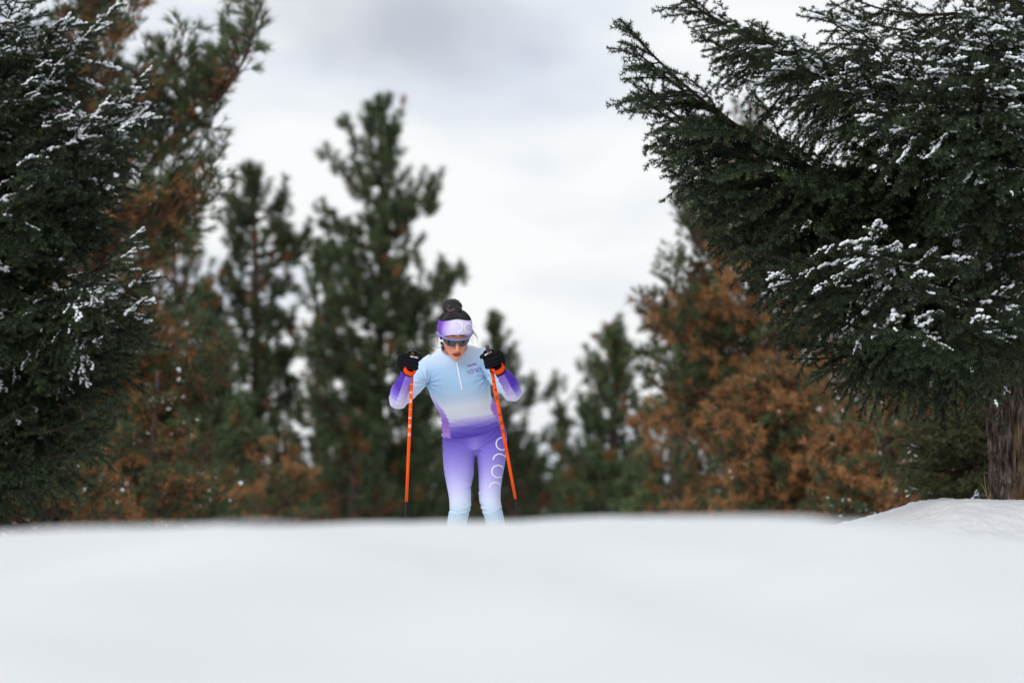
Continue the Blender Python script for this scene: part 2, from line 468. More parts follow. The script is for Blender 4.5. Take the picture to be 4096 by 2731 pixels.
def trunk_mesh(base, top, r0, r1, m, seed, nseg=80, nr=40, rough=0.10, flare=0.35, bark=0.0):
    s = np.linspace(0, 1, nseg); a = np.linspace(0, 2 * np.pi, nr, endpoint=False)
    base = np.asarray(base, float); top = np.asarray(top, float)
    H_ = np.linalg.norm(top - base)
    V = np.zeros((nseg, nr, 3))
    for i, t in enumerate(s):
        r = r0 + (r1 - r0) * t
        r *= 1 + flare * math.exp(-t * H_ / 0.12)
        c = base + (top - base) * t + np.array((0.02 * math.sin(t * 5 + seed), 0.02 * math.cos(t * 4 + seed), 0))
        for j in range(nr):
            x, y = math.cos(a[j]), math.sin(a[j])
            k = mnoise.fractal((x * 2.6, y * 2.6, t * H_ * 1.5 + seed), 0.8, 2.1, 4)
            k2 = mnoise.noise((x * 9, y * 9, t * H_ * 3.5 + seed))
            if bark:
                k += bark * (1.0 - 2.2 * abs(mnoise.noise((x * 5.5, y * 5.5, t * H_ * 2.6 + seed)))) + 0.6 * bark * (0.6 - 1.8 * abs(mnoise.noise((x * 13, y * 13, t * H_ * 8 + seed))))
            V[i, j] = c + np.array((x, y, 0)) * r * (1 + rough * k + 0.5 * rough * k2)
    return mesh_np('trunk', V.reshape(-1, 3), ring_faces(nseg, nr), [m], smooth=True)

def pick(protos, ln, rng):
    d = sorted(protos, key=lambda p: abs(math.log(p['L'] / ln)) + rng.random() * 0.25)
    return d[0]

SB = [spruce_bough(11, 2.0, 0.12, 0.05), spruce_bough(12, 2.0, 0.05, 0.15), spruce_bough(13, 1.4, 0.18, 0.02), spruce_bough(14, 1.4, 0.05, 0.12),
      spruce_bough(15, 1.4, 0.12, 0.10), spruce_bough(16, 0.9, 0.08, 0.08), spruce_bough(17, 0.9, 0.15, 0.0), spruce_bough(18, 0.55, 0.06, 0.06)]

# ------------------------------------------------------------------ big spruce on the right
rng = np.random.default_rng(7)
TRX = W(4062, 1995, 20.3)
tb = (float(TRX[0]), 20.3, 0.44)
t = Tree('spruce_tree', tb, 'large dark green spruce with snow on its boughs standing on the snow bank', 'tree', 'snow dusted spruces')
t.part('trunk', trunk_mesh((tb[0], 20.3, 0.40), (tb[0] - 0.05, 20.3, 5.2), 0.135, 0.045, M_BARK, 3.0, nseg=560, nr=150, rough=0.15, flare=0.12, bark=1.2))
def TK(py, y=20.3):
    return W(4050, py, y)
hero = [  # tip px, tip py, tip depth, trunk py, roll, snow
    (2505, 55, 20.0, 985, 0.15, 0), (2500, 180, 20.05, 900, -0.4, 0), (2522, 288, 20.2, 860, 0.5, 0), (2545, 345, 19.9, 820, 0.2, 0),
    (2632, 560, 20.1, 780, -0.2, 0), (2668, 640, 20.2, 800, 0.4, 0), (2735, 640, 19.8, 820, 0.0, 0), (2700, 470, 20.6, 840, 0.9, 0),
    (2700, -70, 20.0, 420, 0.4, 0), (2725, -10, 20.2, 330, -0.2, 0), (2790, 110, 20.3, 330, 0.3, 0), (2880, 40, 19.5, 300, 0.1, 1), (2960, 110, 19.7, 360, 0.0, 1),
    (2960, 170, 19.9, 400, 0.5, 0), (3150, 205, 19.2, 430, 0.2, 1), (3300, 20, 19.1, 250, 0.0, 1), (3450, 75, 18.9, 300, -0.2, 1), (3560, 130, 19.0, 320, 0.2, 2),
    (2770, 760, 20.0, 950, 0.1, 0), (2800, 850, 20.3, 1000, -0.3, 0), (2850, 900, 19.8, 1000, 0.3, 0), (2880, 960, 20.2, 1060, 0.2, 0), (2945, 985, 19.6, 1000, -0.2, 0),
    (2985, 1100, 20.0, 1080, 0.2, 0), (3050, 1180, 20.3, 1100, 0.6, 0), (3080, 1260, 19.8, 1120, -0.3, 0), (3090, 1365, 20.0, 1150, 0.2, 0), (3140, 1440, 20.2, 1150, 0.5, 0),
    (3230, 1490, 19.8, 1180, 0.0, 0), (3310, 1545, 20.0, 1200, 0.2, 0), (3455, 1530, 19.7, 1200, -0.3, 0), (3560, 1500, 20.2, 1200, 0.4, 0), (3690, 1440, 20.6, 1150, 0, 0), (3820, 1380, 20.7, 1120, 0.3, 0),
    (3115, 1062, 19.2, 1000, 0.45, 1), (3160, 1030, 19.3, 960, 0.35, 1), (3245, 925, 19.1, 960, 0.3, 1), (3400, 1010, 18.9, 1000, 0.3, 2), (3560, 1080, 18.8, 1000, -0.2, 2), (3640, 1120, 18.8, 1020, 0.3, 2),
    (3480, 1290, 18.9, 1100, 0.1, 2), (3740, 1350, 18.8, 1050, -0.2, 2), (3690, 1260, 18.9, 1020, 0.2, 2), (3800, 1280, 18.9, 1100, 0.0, 2),
    (3800, 30, 18.9, 330, 0.3, 1), (3840, 5, 18.8, 380, 0.0, 1), (3930, 10, 18.7, 400, -0.2, 1), (4010, 90, 18.6, 420, 0.2, 1), (4070, 60, 18.7, 420, 0.0, 1), (3760, 120, 18.7, 430, 0.1, 1),
    (3680, 200, 18.8, 460, 0.2, 1), (3630, 290, 18.8, 500, -0.1, 1), (3760, 270, 18.5, 520, 0.1, 1), (3870, 200, 18.5, 520, 0.3, 1), (3960, 260, 18.4, 560, 0.0, 1), (4080, 230, 18.5, 560, -0.3, 1),
    (3650, 380, 18.9, 560, 0.3, 1), (3740, 420, 18.6, 600, 0.0, 2), (3990, 400, 18.5, 640, 0.2, 2), (4090, 420, 18.6, 640, 0.0, 1), (3840, 360, 18.6, 640, -0.2, 2),
    (3450, 420, 18.9, 620, 0.2, 2), (3590, 470, 18.9, 700, 0.0, 2), (3880, 530, 18.6, 760, 0.2, 2), (3300, 300, 19.2, 560, 0.1, 2),
]
for (px, py, dy, bpy_, roll, sn) in hero:
    B = TK(bpy_); T = W(px, py, dy)
    t.branch(pick(SB, float(np.linalg.norm(T - B)), rng), B, T, roll, sn)
envR = [(-900, 3300), (-500, 3100), (-200, 2950), (0, 2950), (100, 3000), (300, 3050), (480, 2900), (560, 2800), (760, 2830), (900, 2880), (1050, 3080), (1250, 3110), (1450, 3230), (1520, 3330)]
for i in range(92):
    py = rng.uniform(-900, 1430) if i > 24 else rng.uniform(500, 1430)
    az = rng.uniform(0, 2 * np.pi)
    reach = (4050 - lerp_tab(py, envR)) / 740.0 * rng.uniform(0.6, 0.92)
    lx = -math.cos(az) * reach; ly = math.sin(az) * min(reach, 1.5)
    if lx > 0: lx = min(lx, 1.1)
    zT = W(4050, py, 20.3)[2]
    if py > 500 and ly < 0.1 and lx > -0.5: continue
    rise = lerp_tab(py, [(-900, 0.5), (0, 0.25), (600, -0.05), (1200, -0.2), (1500, -0.4)]) * reach * 0.5
    B = np.array((tb[0], 20.3, min(zT - rise, 5.1))); T = np.array((tb[0] + lx, 20.3 + ly, zT))
    if np.linalg.norm(T - B) < 0.3: continue
    t.branch(pick(SB, float(np.linalg.norm(T - B)), rng), B, T, rng.normal(0, 0.5), 2 if (ly < -0.4 and py < 300 and rng.random() < 0.4) else 0)

# ------------------------------------------------------------------ spruce at the left edge
DL = 23.0
rng = np.random.default_rng(19)
lb = W(-330, 2000, DL)
lt = (float(lb[0]), DL, gz(lb[0], DL))
t = Tree('spruce_tree', lt, 'dark spruce with snowy twigs cut by the left edge of the photo', 'tree', 'snow dusted spruces')
t.part('trunk', trunk_mesh((lt[0], DL, lt[2] - 0.05), (lt[0], DL, 6.0), 0.15, 0.05, M_BARK, 8.0, nseg=60, nr=24))
hl = [(70, -60, 22.0, 420, 0.1, 1), (-20, 20, 21.9, 480, 0.2, 1), (30, 60, 22.1, 520, 0.0, 2), (490, -20, 22.8, 420, 0.2, 1), (400, 60, 22.6, 420, 0.0, 1), (290, 40, 22.3, 480, 0.3, 1), (180, 110, 22.1, 520, 0.2, 2), (60, 160, 22.0, 560, 0, 2), (120, 20, 22.2, 420, 0.3, 2),
      (270, 170, 22.4, 560, 0.1, 1), (230, 225, 22.2, 620, 0.2, 1), (100, 250, 22.0, 660, 0.2, 2), (160, 340, 22.1, 700, 0.3, 2), (40, 330, 21.9, 720, 0, 2),
      (612, 270, 22.9, 760, 0.2, 1), (580, 330, 22.6, 780, -0.1, 1), (617, 420, 22.6, 800, 0.3, 1), (585, 455, 22.8, 840, 0.1, 0), (500, 350, 22.3, 760, 0.3, 1), (430, 380, 22.2, 760, 0.3, 1), (520, 590, 22.5, 900, 0.0, 2), (580, 500, 22.4, 880, 0.4, 0),
      (380, 430, 22.0, 800, 0.1, 1), (300, 420, 21.9, 780, 0.2, 2), (430, 520, 22.0, 880, 0.2, 2), (350, 560, 21.9, 900, 0.2, 0), (480, 640, 22.2, 960, 0.3, 2), (250, 600, 21.9, 940, 0.1, 0), (150, 620, 21.8, 960, 0.2, 2), (330, 680, 22.0, 980, 0, 0),
      (470, 720, 22.5, 980, 0.2, 0), (455, 835, 22.3, 1040, 0.3, 0), (400, 900, 22.4, 1080, 0.1, 0), (350, 980, 22.5, 1120, 0.3, 0),
      (592, 915, 22.3, 1330, 0.2, 1), (630, 1080, 22.4, 1380, 0.4, 1), (560, 1000, 22.2, 1360, 0.0, 1), (610, 1172, 22.3, 1400, 0.2, 1), (500, 1090, 22.1, 1380, 0.3, 2), (612, 1325, 22.5, 1500, 0.1, 0), (600, 1250, 22.3, 1460, 0.3, 0),
      (510, 1432, 22.4, 1560, 0.1, 0), (375, 1560, 22.4, 1600, 0.3, 0), (485, 1570, 22.2, 1660, 0.2, 0), (490, 1500, 22.6, 1600, 0.4, 0), (430, 1700, 22.4, 1740, 0.2, 0), (390, 1800, 22.2, 1780, 0.4, 0), (410, 1760, 22.6, 1740, 0.0, 0), (240, 1895, 22.3, 1800, 0.2, 0), (130, 1965, 22.2, 1820, 0.3, 0)]
for (px, py, dy, bpy_, roll, sn) in hl:
    B = W(-330, bpy_, DL); T = W(px, py, dy)
    t.branch(pick(SB, float(np.linalg.norm(T - B)), rng), B, T, roll + rng.normal(0, 0.15), sn)
envL = [(-900, 200), (-300, 300), (0, 330), (100, 200), (260, 430), (420, 450), (600, 400), (720, 380), (850, 400), (1000, 320), (1080, 480), (1300, 540), (1435, 460), (1570, 400), (1700, 380), (1800, 340), (1900, 200), (1970, 80)]
for i in range(110):
    py = rng.uniform(-900, 1930) if i > 50 else rng.uniform(650, 1930)
    az = rng.normal(0, 0.9) if i < 80 else rng.uniform(0, 6.28)
    reach = (lerp_tab(py, envL) + 330) / 643.0 * rng.uniform(0.6, 0.97)
    T = np.array((lt[0] + math.cos(az) * reach, DL - abs(math.sin(az)) * min(reach, 1.3) * (1 if rng.random() < 0.8 else -1), W(-330, py, DL)[2]))
    rise = lerp_tab(py, [(-900, 0.6), (600, 0.4), (1300, 0.15), (1900, -0.25)]) * reach * 0.6
    B = np.array((lt[0], DL, T[2] - rise))
    t.branch(pick(SB, float(np.linalg.norm(T - B)), rng), B, T, rng.normal(0.1, 0.4), 2 if (py < 300 and rng.random() < 0.5) else 0)

# young spruce behind the trunk on the right
DS = 24.0
rng = np.random.default_rng(31)
sb_ = W(3915, 2000, DS); sl = (float(sb_[0]), DS, gz(sb_[0], DS))
t = Tree('young_spruce', sl, 'light olive green young spruce with a little snow behind the spruce trunk', 'tree')
t.part('trunk', trunk_mesh((sl[0], DS, sl[2] - 0.05), (sl[0], DS, W(3900, 1350, DS)[2]), 0.035, 0.01, M_BARK, 4.0, nseg=20, nr=10))
NV = bpy.data.materials['spruce_needles'].copy(); NV.name = 'young_spruce_needles'
_n = NV.node_tree; _mx = _n.nodes.new('ShaderNodeMixRGB'); _mx.inputs[0].default_value = 0.6; _mx.inputs[2].default_value = (0.115, 0.115, 0.042, 1)
_b = _n.nodes['Principled BSDF']; _src = _b.inputs['Base Color'].links[0].from_socket
_n.links.new(_src, _mx.inputs[1]); _n.links.new(_mx.outputs[0], _b.inputs['Base Color'])
YS = []
for p in SB[5:]:
    q = dict(p); m2 = p['needles'].copy(); m2.materials.clear(); m2.materials.append(NV); q['needles'] = m2; YS.append(q)
for i in range(130):
    py = rng.uniform(1400, 1990); az = rng.uniform(0, 6.28)
    reach = lerp_tab(py, [(1350, 0.15), (1600, 0.42), (1830, 0.62), (1990, 0.58)]) * rng.uniform(0.6, 1.05)
    T = np.array((sl[0] + math.cos(az) * reach, DS + math.sin(az) * reach, W(3900, py, DS)[2])); B = np.array((sl[0], DS, T[2] - 0.06))
    t.branch(pick(YS, reach, rng), B, T, rng.normal(0, 0.4), 2 if rng.random() < 0.12 else 0)

# ------------------------------------------------------------------ pines
G_A, G_B = np.array((0.026, 0.050, 0.036)), np.array((0.138, 0.172, 0.066))
B_A, B_B = np.array((0.17, 0.080, 0.036)), np.array((0.50, 0.245, 0.098))
def pine_branch(seed, Lg, pbrown, ngreen=46, nbrown=30, up=0.22, inner=False):
    rng = np.random.default_rng(seed)
    n = 20; s = np.linspace(0, 1, n)
    main = np.stack([Lg * s, 0.06 * Lg * np.sin(s * 5 + rng.random() * 6) * s, up * Lg * (s ** 2.0 - s) + 0.03 * Lg * np.sin(s * 7)], 1)
    wood = []; tips = []
    for i in range(n - 1):
        wood.append((main[i], main[i + 1], 0.013 * Lg * (1 - s[i]) + 0.004, 0.013 * Lg * (1 - s[i + 1]) + 0.004))
    tips.append((main[-4], main[-1]))
    k = int(Lg / 0.055)
    for i in range(k):
        si = 0.15 + 0.82 * (i + rng.random() * 0.8) / k
        p = np.array([np.interp(si, s, main[:, c]) for c in range(3)])
        side = 1 if i % 2 else -1
        el = rng.normal(0.25, 0.5)
        l1 = (0.40 * Lg * (1 - si) ** 0.8 * min(1, 0.4 + 1.8 * si) + 0.14) * rng.uniform(0.6, 1.15)
        d = unit(np.array((0.75, side * math.cos(el) * 0.8, math.sin(el) * 0.8)))
        m = 4; pts = [p]
        for j in range(m):
            d = unit(d + np.array((0.10, 0, 0.16)) + rng.normal(0, 0.10, 3)); pts.append(pts[-1] + d * l1 / m)
        for j in range(m):
            wood.append((pts[j], pts[j + 1], 0.005 - 0.0007 * j, 0.0045 - 0.0007 * j))
        tips.append((pts[-2] if l1 < 0.45 else pts[-1] - (pts[-1] - pts[-2]) * 0.9, pts[-1]))
        for j in range(int(l1 / 0.10)):
            fj = (0.25 + 0.7 * rng.random()) * m; a = min(int(fj), m - 1)
            pb = pts[a] + (pts[a + 1] - pts[a]) * (fj - a)
            d2 = unit(unit(pts[a + 1] - pts[a]) * 0.7 + unit(rng.normal(0, 1, 3)) * 0.75 + np.array((0, 0, 0.3)))
            pe = pb + d2 * rng.uniform(0.10, 0.20)
            wood.append((pb, pe, 0.003, 0.0025)); tips.append((pb, pe))
    w = [np.array([x[c] for x in wood]) for c in range(4)]
    wm = MB(); wm.add(*prisms(w[0], w[1], w[2], w[3], 4)); wm = wm.mesh('pine_wood', [M_PBARK])
    b0 = np.array([x[0] for x in tips]); b1 = np.array([x[1] for x in tips])
    br = rng.random(len(tips)) < pbrown * (np.clip(1.9 - 1.9 * b1[:, 0] / Lg, 0, 2) if inner else 1.0)
    le = np.linalg.norm(b1 - b0, axis=1)
    mb = MB()
    mid = b0 + (b1 - b0) * 0.45
    def tuft(p0, p1, cnt, ln, wd, spread, fwd, ca, cb):
        if len(p0) == 0: return
        sp = np.linalg.norm(p1 - p0, axis=1).mean() / cnt
        mb.add(*needles(p0, p1, rng, sp, ln, wd, spread, fwd, ca, cb))
    tuft(mid[~br], b1[~br], ngreen, 0.085, 0.0042, 0.6, 0.85, G_A, G_B)
    tuft(mid[br], b1[br], ngreen, 0.080, 0.0042, 0.75, 0.5, B_A, B_B)
    old = rng.random(len(tips)) < (0.25 + 0.5 * pbrown if pbrown > 0.1 else 0.08)
    back = b0 - (b1 - b0) * 0.3
    tuft(back[old], mid[old], nbrown, 0.075, 0.0042, 0.9, 0.1, B_A * 0.8, B_B * 0.8)
    nm = mb.mesh('pine_needles', [M_PINE])
    V, F = snow_on(b0, b1, rng, int(22 * Lg), 0.018)
    return dict(L=Lg, wood=wm, needles=nm, snow=[mesh_np('pine_snow', V, F, [M_TSNOW], smooth=True)] * 2)

PA = [pine_branch(41, 1.3, 0.40, inner=True), pine_branch(42, 1.3, 0.62, inner=True), pine_branch(43, 0.8, 0.45, inner=True), pine_branch(44, 0.8, 0.62, inner=True)]
PG = [pine_branch(45, 1.3, 0.02), pine_branch(46, 0.8, 0.04)]
PBR = [pine_branch(47, 1.2, 0.55), pine_branch(48, 1.2, 0.80), pine_branch(49, 0.7, 0.50), pine_branch(50, 0.7, 0.80)]

def near_pine(name, pxt, d, pyt, env_l, env_r, n, protos, seed, label, heroes=(), r0=0.08, snowp=0.15, green=0.0, pymin=None, group=None, rise=0.35, ymax=2080):
    rng = np.random.default_rng(seed)
    b = W(pxt, 2000, d); z0 = gz(b[0], d); ppm = FPX / d
    loc = (float(b[0]), d, z0); top = W(pxt, pyt, d)[2]
    t = Tree(name, loc, label, 'tree', group)
    t.part('trunk', trunk_mesh((b[0], d, z0 - 0.1), (b[0], d, top), r0, 0.015, M_PBARK, seed * 1.7, nseg=40, nr=14))
    for (px, py, dy, bpy_, bpx, gr) in heroes:
        B = W(bpx, bpy_, d); T = W(px, py, d + dy)
        t.branch(pick(PG if gr else protos, float(np.linalg.norm(T - B)), rng), B, T, rng.normal(0, 0.4), 0)
    for i in range(n):
        py = rng.uniform(pyt + 10 if pymin is None else pymin, ymax)
        az = rng.uniform(0, 2 * np.pi)
        c, s_ = math.cos(az), math.sin(az)
        el, er = lerp_tab(py, env_l) / ppm, lerp_tab(py, env_r) / ppm
        ex = (er if c > 0 else el); ey = 0.5 * (el + er)
        reach = rng.uniform(0.6, 1.03)
        dx, dy = c * ex * reach, s_ * ey * reach
        ln = math.hypot(dx, dy)
        if ln < 0.12: continue
        T = np.array((b[0] + dx, d + dy, W(pxt, py, d)[2]))
        B = np.array((b[0], d, max(T[2] - rise * ln * rng.uniform(0.3, 1.2), z0 + 0.1)))
        pr = PG if rng.random() < green else protos
        t.branch(pick(pr, ln, rng), B, T, rng.normal(0, 0.6), 1 if rng.random() < snowp else 0)
    return t

near_pine('pine_tree', 330, 29.0, -900,
          [(-900, 150), (0, 420), (800, 520), (2000, 620)],
          [(-900, 60), (-300, 140), (0, 140), (100, 190), (200, 300), (330, 450), (480, 530), (620, 545), (720, 540), (1000, 560), (1200, 590), (1400, 640), (1600, 650), (2100, 640)],
          215, PA, 51, 'tall pine with green and rusty brown needles behind the left snowy spruce',
          heroes=[(1055, 15, 0, 720, 560, 1), (1005, 120, 0.1, 640, 640, 1), (985, 200, -0.2, 560, 700, 1), (1000, 60, -0.3, 560, 700, 1), (800, 300, 0, 700, 480, 1), (870, 330, 0, 720, 560, 0), (760, 110, 0.1, 500, 480, 1), (900, 430, 0, 860, 480, 1), (905, 600, 0, 900, 480, 1), (880, 700, -0.2, 960, 520, 1), (560, -80, -0.3, 300, 380, 0)],
          r0=0.13, snowp=0.10, green=0.30, rise=0.55)
near_pine('young_pine', 160, 25.5, 1640, [(1640, 60), (1800, 320), (2000, 420), (2120, 430)], [(1640, 60), (1800, 260), (2000, 360), (2120, 380)], 40, PBR, 52,
          'low brown young pine with snow flecks at the bottom left', r0=0.03, snowp=0.22, green=0.35, rise=0.3, ymax=2130)
near_pine('young_pine', 620, 27.5, 1480, [(1480, 40), (1700, 200), (2000, 320), (2120, 330)], [(1480, 40), (1700, 200), (2000, 330), (2120, 330)], 55, PA, 53,
          'small green and brown young pine below the tall left pine', r0=0.03, snowp=0.12, green=0.35, rise=0.4, ymax=2110)
near_pine('young_pine', 1130, 36.0, 1700, [(1700, 40), (1850, 150), (2000, 230), (2120, 240)], [(1700, 40), (1850, 130), (2000, 190), (2120, 200)], 36, PBR, 54,
          'dull brown young pine left of the skier at the foot of the tall pines', r0=0.03, snowp=0.1, green=0.4, rise=0.3, ymax=2100)
near_pine('pine_tree', 3010, 34.0, 330,
          [(330, 15), (600, 110), (770, 300), (850, 250), (1000, 330), (1200, 420), (1420, 410), (1600, 380), (2080, 420)],
          [(330, 15), (600, 120), (900, 250), (1200, 330), (1600, 420), (2080, 450)],
          135, PBR, 55, 'rusty brown pine partly hidden behind the big right spruce', r0=0.09, snowp=0.06, green=0.45, rise=0.6,
          heroes=[(2690, 830, -0.4, 1120, 3000, 1), (2760, 740, 0.3, 1060, 3000, 1), (2800, 640, 0, 980, 3010, 1), (2720, 900, -0.5, 1200, 3000, 1), (2620, 1110, -0.4, 1400, 3000, 1), (2650, 1300, -0.5, 1560, 3000, 1), (2580, 1500, 0, 1700, 3000, 1), (2620, 1450, -0.5, 1640, 3000, 1), (2850, 520, 0.2, 860, 3010, 1), (2940, 430, 0, 700, 3010, 1), (2705, 790, 0, 1160, 2960, 1), (2740, 860, 0.2, 1200, 2960, 1), (2640, 1035, 0, 1330, 2960, 1), (2565, 1190, 0, 1460, 2960, 1), (2600, 1280, 0.2, 1500, 2960, 1), (2590, 1400, 0, 1600, 2960, 1), (2660, 1200, 0.3, 1480, 2960, 1), (2720, 1040, -0.3, 1300, 2960, 1), (3010, 400, 0, 560, 3010, 1), (2640, 1520, 0.2, 1680, 2960, 1), (2700, 1390, -.2, 1600, 2960, 1)])
near_pine('young_pine', 3120, 29.0, 1400, [(1400, 40), (1560, 240), (1700, 310), (1900, 310), (2100, 320)], [(1400, 40), (1600, 260), (1900, 420), (2100, 460)], 100, PBR, 56,
          'bushy bright rust brown young pine at the foot of the tall rusty pine', r0=0.04, snowp=0.08, green=0.42, rise=0.35, ymax=2090)
near_pine('young_pine', 3560, 27.0, 1250, [(1250, 40), (1500, 240), (1800, 330), (2100, 360)], [(1250, 40), (1500, 220), (1800, 300), (2100, 320)], 70, PBR, 57,
          'dark brown young pine between the spruce trunk and the bright rust bush', r0=0.04, snowp=0.12, green=0.35, rise=0.35, ymax=2060)

# far pines, strongly out of focus: trunk and one crown each
def far_pine(pxt, d, pyt, env_l, env_r, nb, seed, label, heroes=(), brown=0.25, name='pine_tree', dark=1.0, group=None, blades=52, lean=0.0, rise=0.45, ymax=2100, per=10, dens=1.0, gap=0.235):
    rng = np.random.default_rng(seed)
    b = W(pxt, 2000, d); z0 = gz(b[0], d); ppm = FPX / d
    top = W(pxt + lean, pyt, d)
    loc = (float(b[0]), d, z0)
    t = Tree(name, loc, label, 'tree', group)
    t.part('trunk', trunk_mesh((b[0], d, z0 - 0.1), tuple(top), 0.10, 0.02, M_PBARK, seed * 1.3, nseg=24, nr=10))
    P0 = []; P1 = []; BR = []; WS = []
    def br(B, T):
        ln = np.linalg.norm(T - B); k = max(4, int(per * min(ln, 2.2) * dens))
        n = 6; s = np.linspace(0, 1, n)[:, None]
        pts = B + (T - B) * s + np.array((0, 0, -0.16 * ln)) * (s * (1 - s)) * 1.6
        for i in range(n - 1): WS.append((pts[i], pts[i + 1], 0.022 * (1 - i / n) + 0.005, 0.022 * (1 - (i + 1) / n) + 0.005))
        dirn = unit(T - B)
        for j in range(k):
            u = 0.12 + 0.88 * rng.random() ** 0.65
            p = np.array([np.interp(u, s[:, 0], pts[:, c]) for c in range(3)])
            off = rng.normal(0, 1, 3) * np.array((0.15, 0.15, 0.05)) * (1.15 - 0.6 * u) + np.array((0, 0, 0.04))
            d1 = unit(dirn * 0.5 + unit(off + 1e-6) * 0.3 + np.array((0, 0, 0.8)))
            q = p + off
            if j < 3: q = T + np.array((0, 0, -0.12 + 0.11 * j)) + rng.normal(0, 0.02, 3) - dirn * 0.05 * (2 - j)
            P0.append(q - d1 * 0.06); P1.append(q + d1 * 0.10); BR.append(rng.random() < brown * (1.6 - 1.2 * u))
            if j % 2 == 0: WS.append((p, q, 0.006, 0.004))
    for (px, py, dy, bpy_) in heroes:
        f = (2000 - bpy_) / (2000 - pyt)
        br(W(pxt + lean * f, bpy_, d), W(px, py, d + dy))
    lev = np.arange(pyt + 18, ymax, gap * ppm)
    for i in range(3):        # leader
        q = top + np.array((0, 0, -0.10 * i)); P0.append(q - np.array((0, 0, .1))); P1.append(q + np.array((0, 0, .06))); BR.append(False)
    whorl = [(l_, k_) for l_ in lev for k_ in range(int(round(nb * (0.75 + 0.5 * (l_ - pyt) / (ymax - pyt)))))]
    for l_, k_ in whorl:
        py = l_ + rng.normal(0, 0.06 * ppm)
        f = (2000 - py) / (2000 - pyt)
        az = rng.uniform(0, 2 * np.pi); c, s_ = math.cos(az), math.sin(az)
        el, er = lerp_tab(py, env_l) / ppm, lerp_tab(py, env_r) / ppm
        reach = rng.uniform(0.55, 1.0)
        dx = c * (er if c > 0 else el) * reach; dy = s_ * 0.5 * (el + er) * reach
        cx = W(pxt + lean * f, py, d)
        T = np.array((cx[0] + dx, d + dy, cx[2])); ln = math.hypot(dx, dy)
        B = np.array((cx[0], d, max(z0 + 0.1, T[2] - rise * ln * rng.uniform(0.2, 1.2))))
        br(B, T)
    P0 = np.array(P0); P1 = np.array(P1); BR = np.array(BR)
    mb = MB()
    w = [np.array([x[c] for x in WS]) for c in range(4)]
    mb.add(*prisms(w[0], w[1], w[2], w[3], 3), (0.05, 0.04, 0.034), 1)
    for msk, ca, cb in ((~BR, G_A * dark, G_B * dark), (BR, B_A * 0.75, B_B * 0.55)):
        if msk.any():
            mb.add(*needles(P0[msk], P1[msk], rng, 0.16 / blades, 0.115, 0.016, 0.85, 0.55, ca, cb))
    t.part('crown', mb.mesh('crown', [M_PINE, M_PBARK]))
    return t

far_pine(1520, 50.0, 425,
         [(370, 12), (450, 70), (520, 120), (600, 100), (680, 130), (800, 130), (900, 200), (1000, 220), (1100, 240), (1250, 280), (1400, 310), (2100, 330)],
         [(370, 12), (440, 55), (520, 75), (600, 85), (700, 110), (800, 140), (950, 160), (1050, 200), (1150, 290), (1250, 270), (1400, 280), (2100, 300)],
         6, 61, 'tallest far pine standing behind the skier with upturned branch tips',
         heroes=[(1313, 628, 0, 830), (1385, 505, 0, 640), (1297, 850, 0, 1010), (1340, 900, 0.2, 1020), (1759, 735, 0, 960), (1690, 720, 0.2, 920), (1740, 800, 0, 960), (1829, 1105, 0, 1280), (1770, 1080, 0.2, 1260), (1800, 1160, 0, 1300), (1250, 1070, 0, 1200), (1602, 500, 0, 640), (1290, 1000, 0, 1150), (1680, 1000, 0, 1120)], brown=0.05, per=17, dark=0.78)
far_pine(1020, 47.0, 705,
         [(665, 12), (760, 70), (860, 100), (980, 120), (1150, 170), (1400, 220), (2100, 260)],
         [(665, 12), (740, 60), (800, 110), (900, 140), (980, 190), (1150, 230), (1400, 260), (2100, 280)],
         6, 62, 'mid height far pine between the tall left pine and the tallest far pine',
         heroes=[(935, 790, 0, 900), (1125, 770, 0, 900), (1228, 930, 0, 1040), (1190, 1000, 0, 1100), (1130, 870, .2, 1000), (905, 860, 0, 1000)], brown=0.08, per=15, dark=0.8)
far_pine(1270, 54.0, 1000, [(1000, 10), (1100, 90), (1300, 150), (2100, 220)], [(1000, 10), (1100, 80), (1300, 140), (2100, 220)], 5, 63,
         'shorter far pine filling the gap left of the tallest far pine', brown=0.12)
far_pine(1975, 56.0, 1290, [(1290, 8), (1400, 40), (1600, 120), (2100, 240)], [(1290, 10), (1380, 40), (1480, 100), (1560, 170), (1800, 220), (2100, 280)], 6, 64,
         'narrow dark far pine just right of the skier', brown=0.04, heroes=[(2130, 1545, 0, 1640), (2060, 1420, 0, 1500), (2210, 1570, 0, 1660)], dark=0.85)
far_pine(2460, 45.0, 1345, [(1345, 12), (1450, 60), (1600, 140), (1720, 190), (1850, 230), (2100, 250)], [(1345, 12), (1450, 55), (1600, 110), (1750, 200), (2100, 260)], 8, 65,
         'bushy olive green far pine in the gap right of the skier', brown=0.10, per=14, heroes=[(2425, 1355, 0, 1420), (2490, 1375, 0.2, 1430), (2350, 1450, 0.3, 1540)])
far_pine(2240, 64.0, 1650, [(1650, 10), (1800, 120), (2100, 210)], [(1650, 10), (1800, 100), (2100, 190)], 6, 66,
         'small dark far pine low in the gap between the skier and the bushy olive pine', brown=0.15, heroes=[(2225, 1530, 0, 1680), (2370, 1450, 0, 1640)])
far_pine(2690, 42.0, 1560, [(1560, 20), (1700, 130), (2100, 240)], [(1560, 20), (1700, 130), (2100, 220)], 7, 67,
         'low dark green and brown far pine left of the rusty brown pines', brown=0.45)
far_pine(1700, 60.0, 1380, [(1380, 10), (1550, 120), (2100, 240)], [(1380, 10), (1550, 100), (2100, 200)], 6, 68,
         'far pine with a dark crown directly behind the skier legs', brown=0.2)
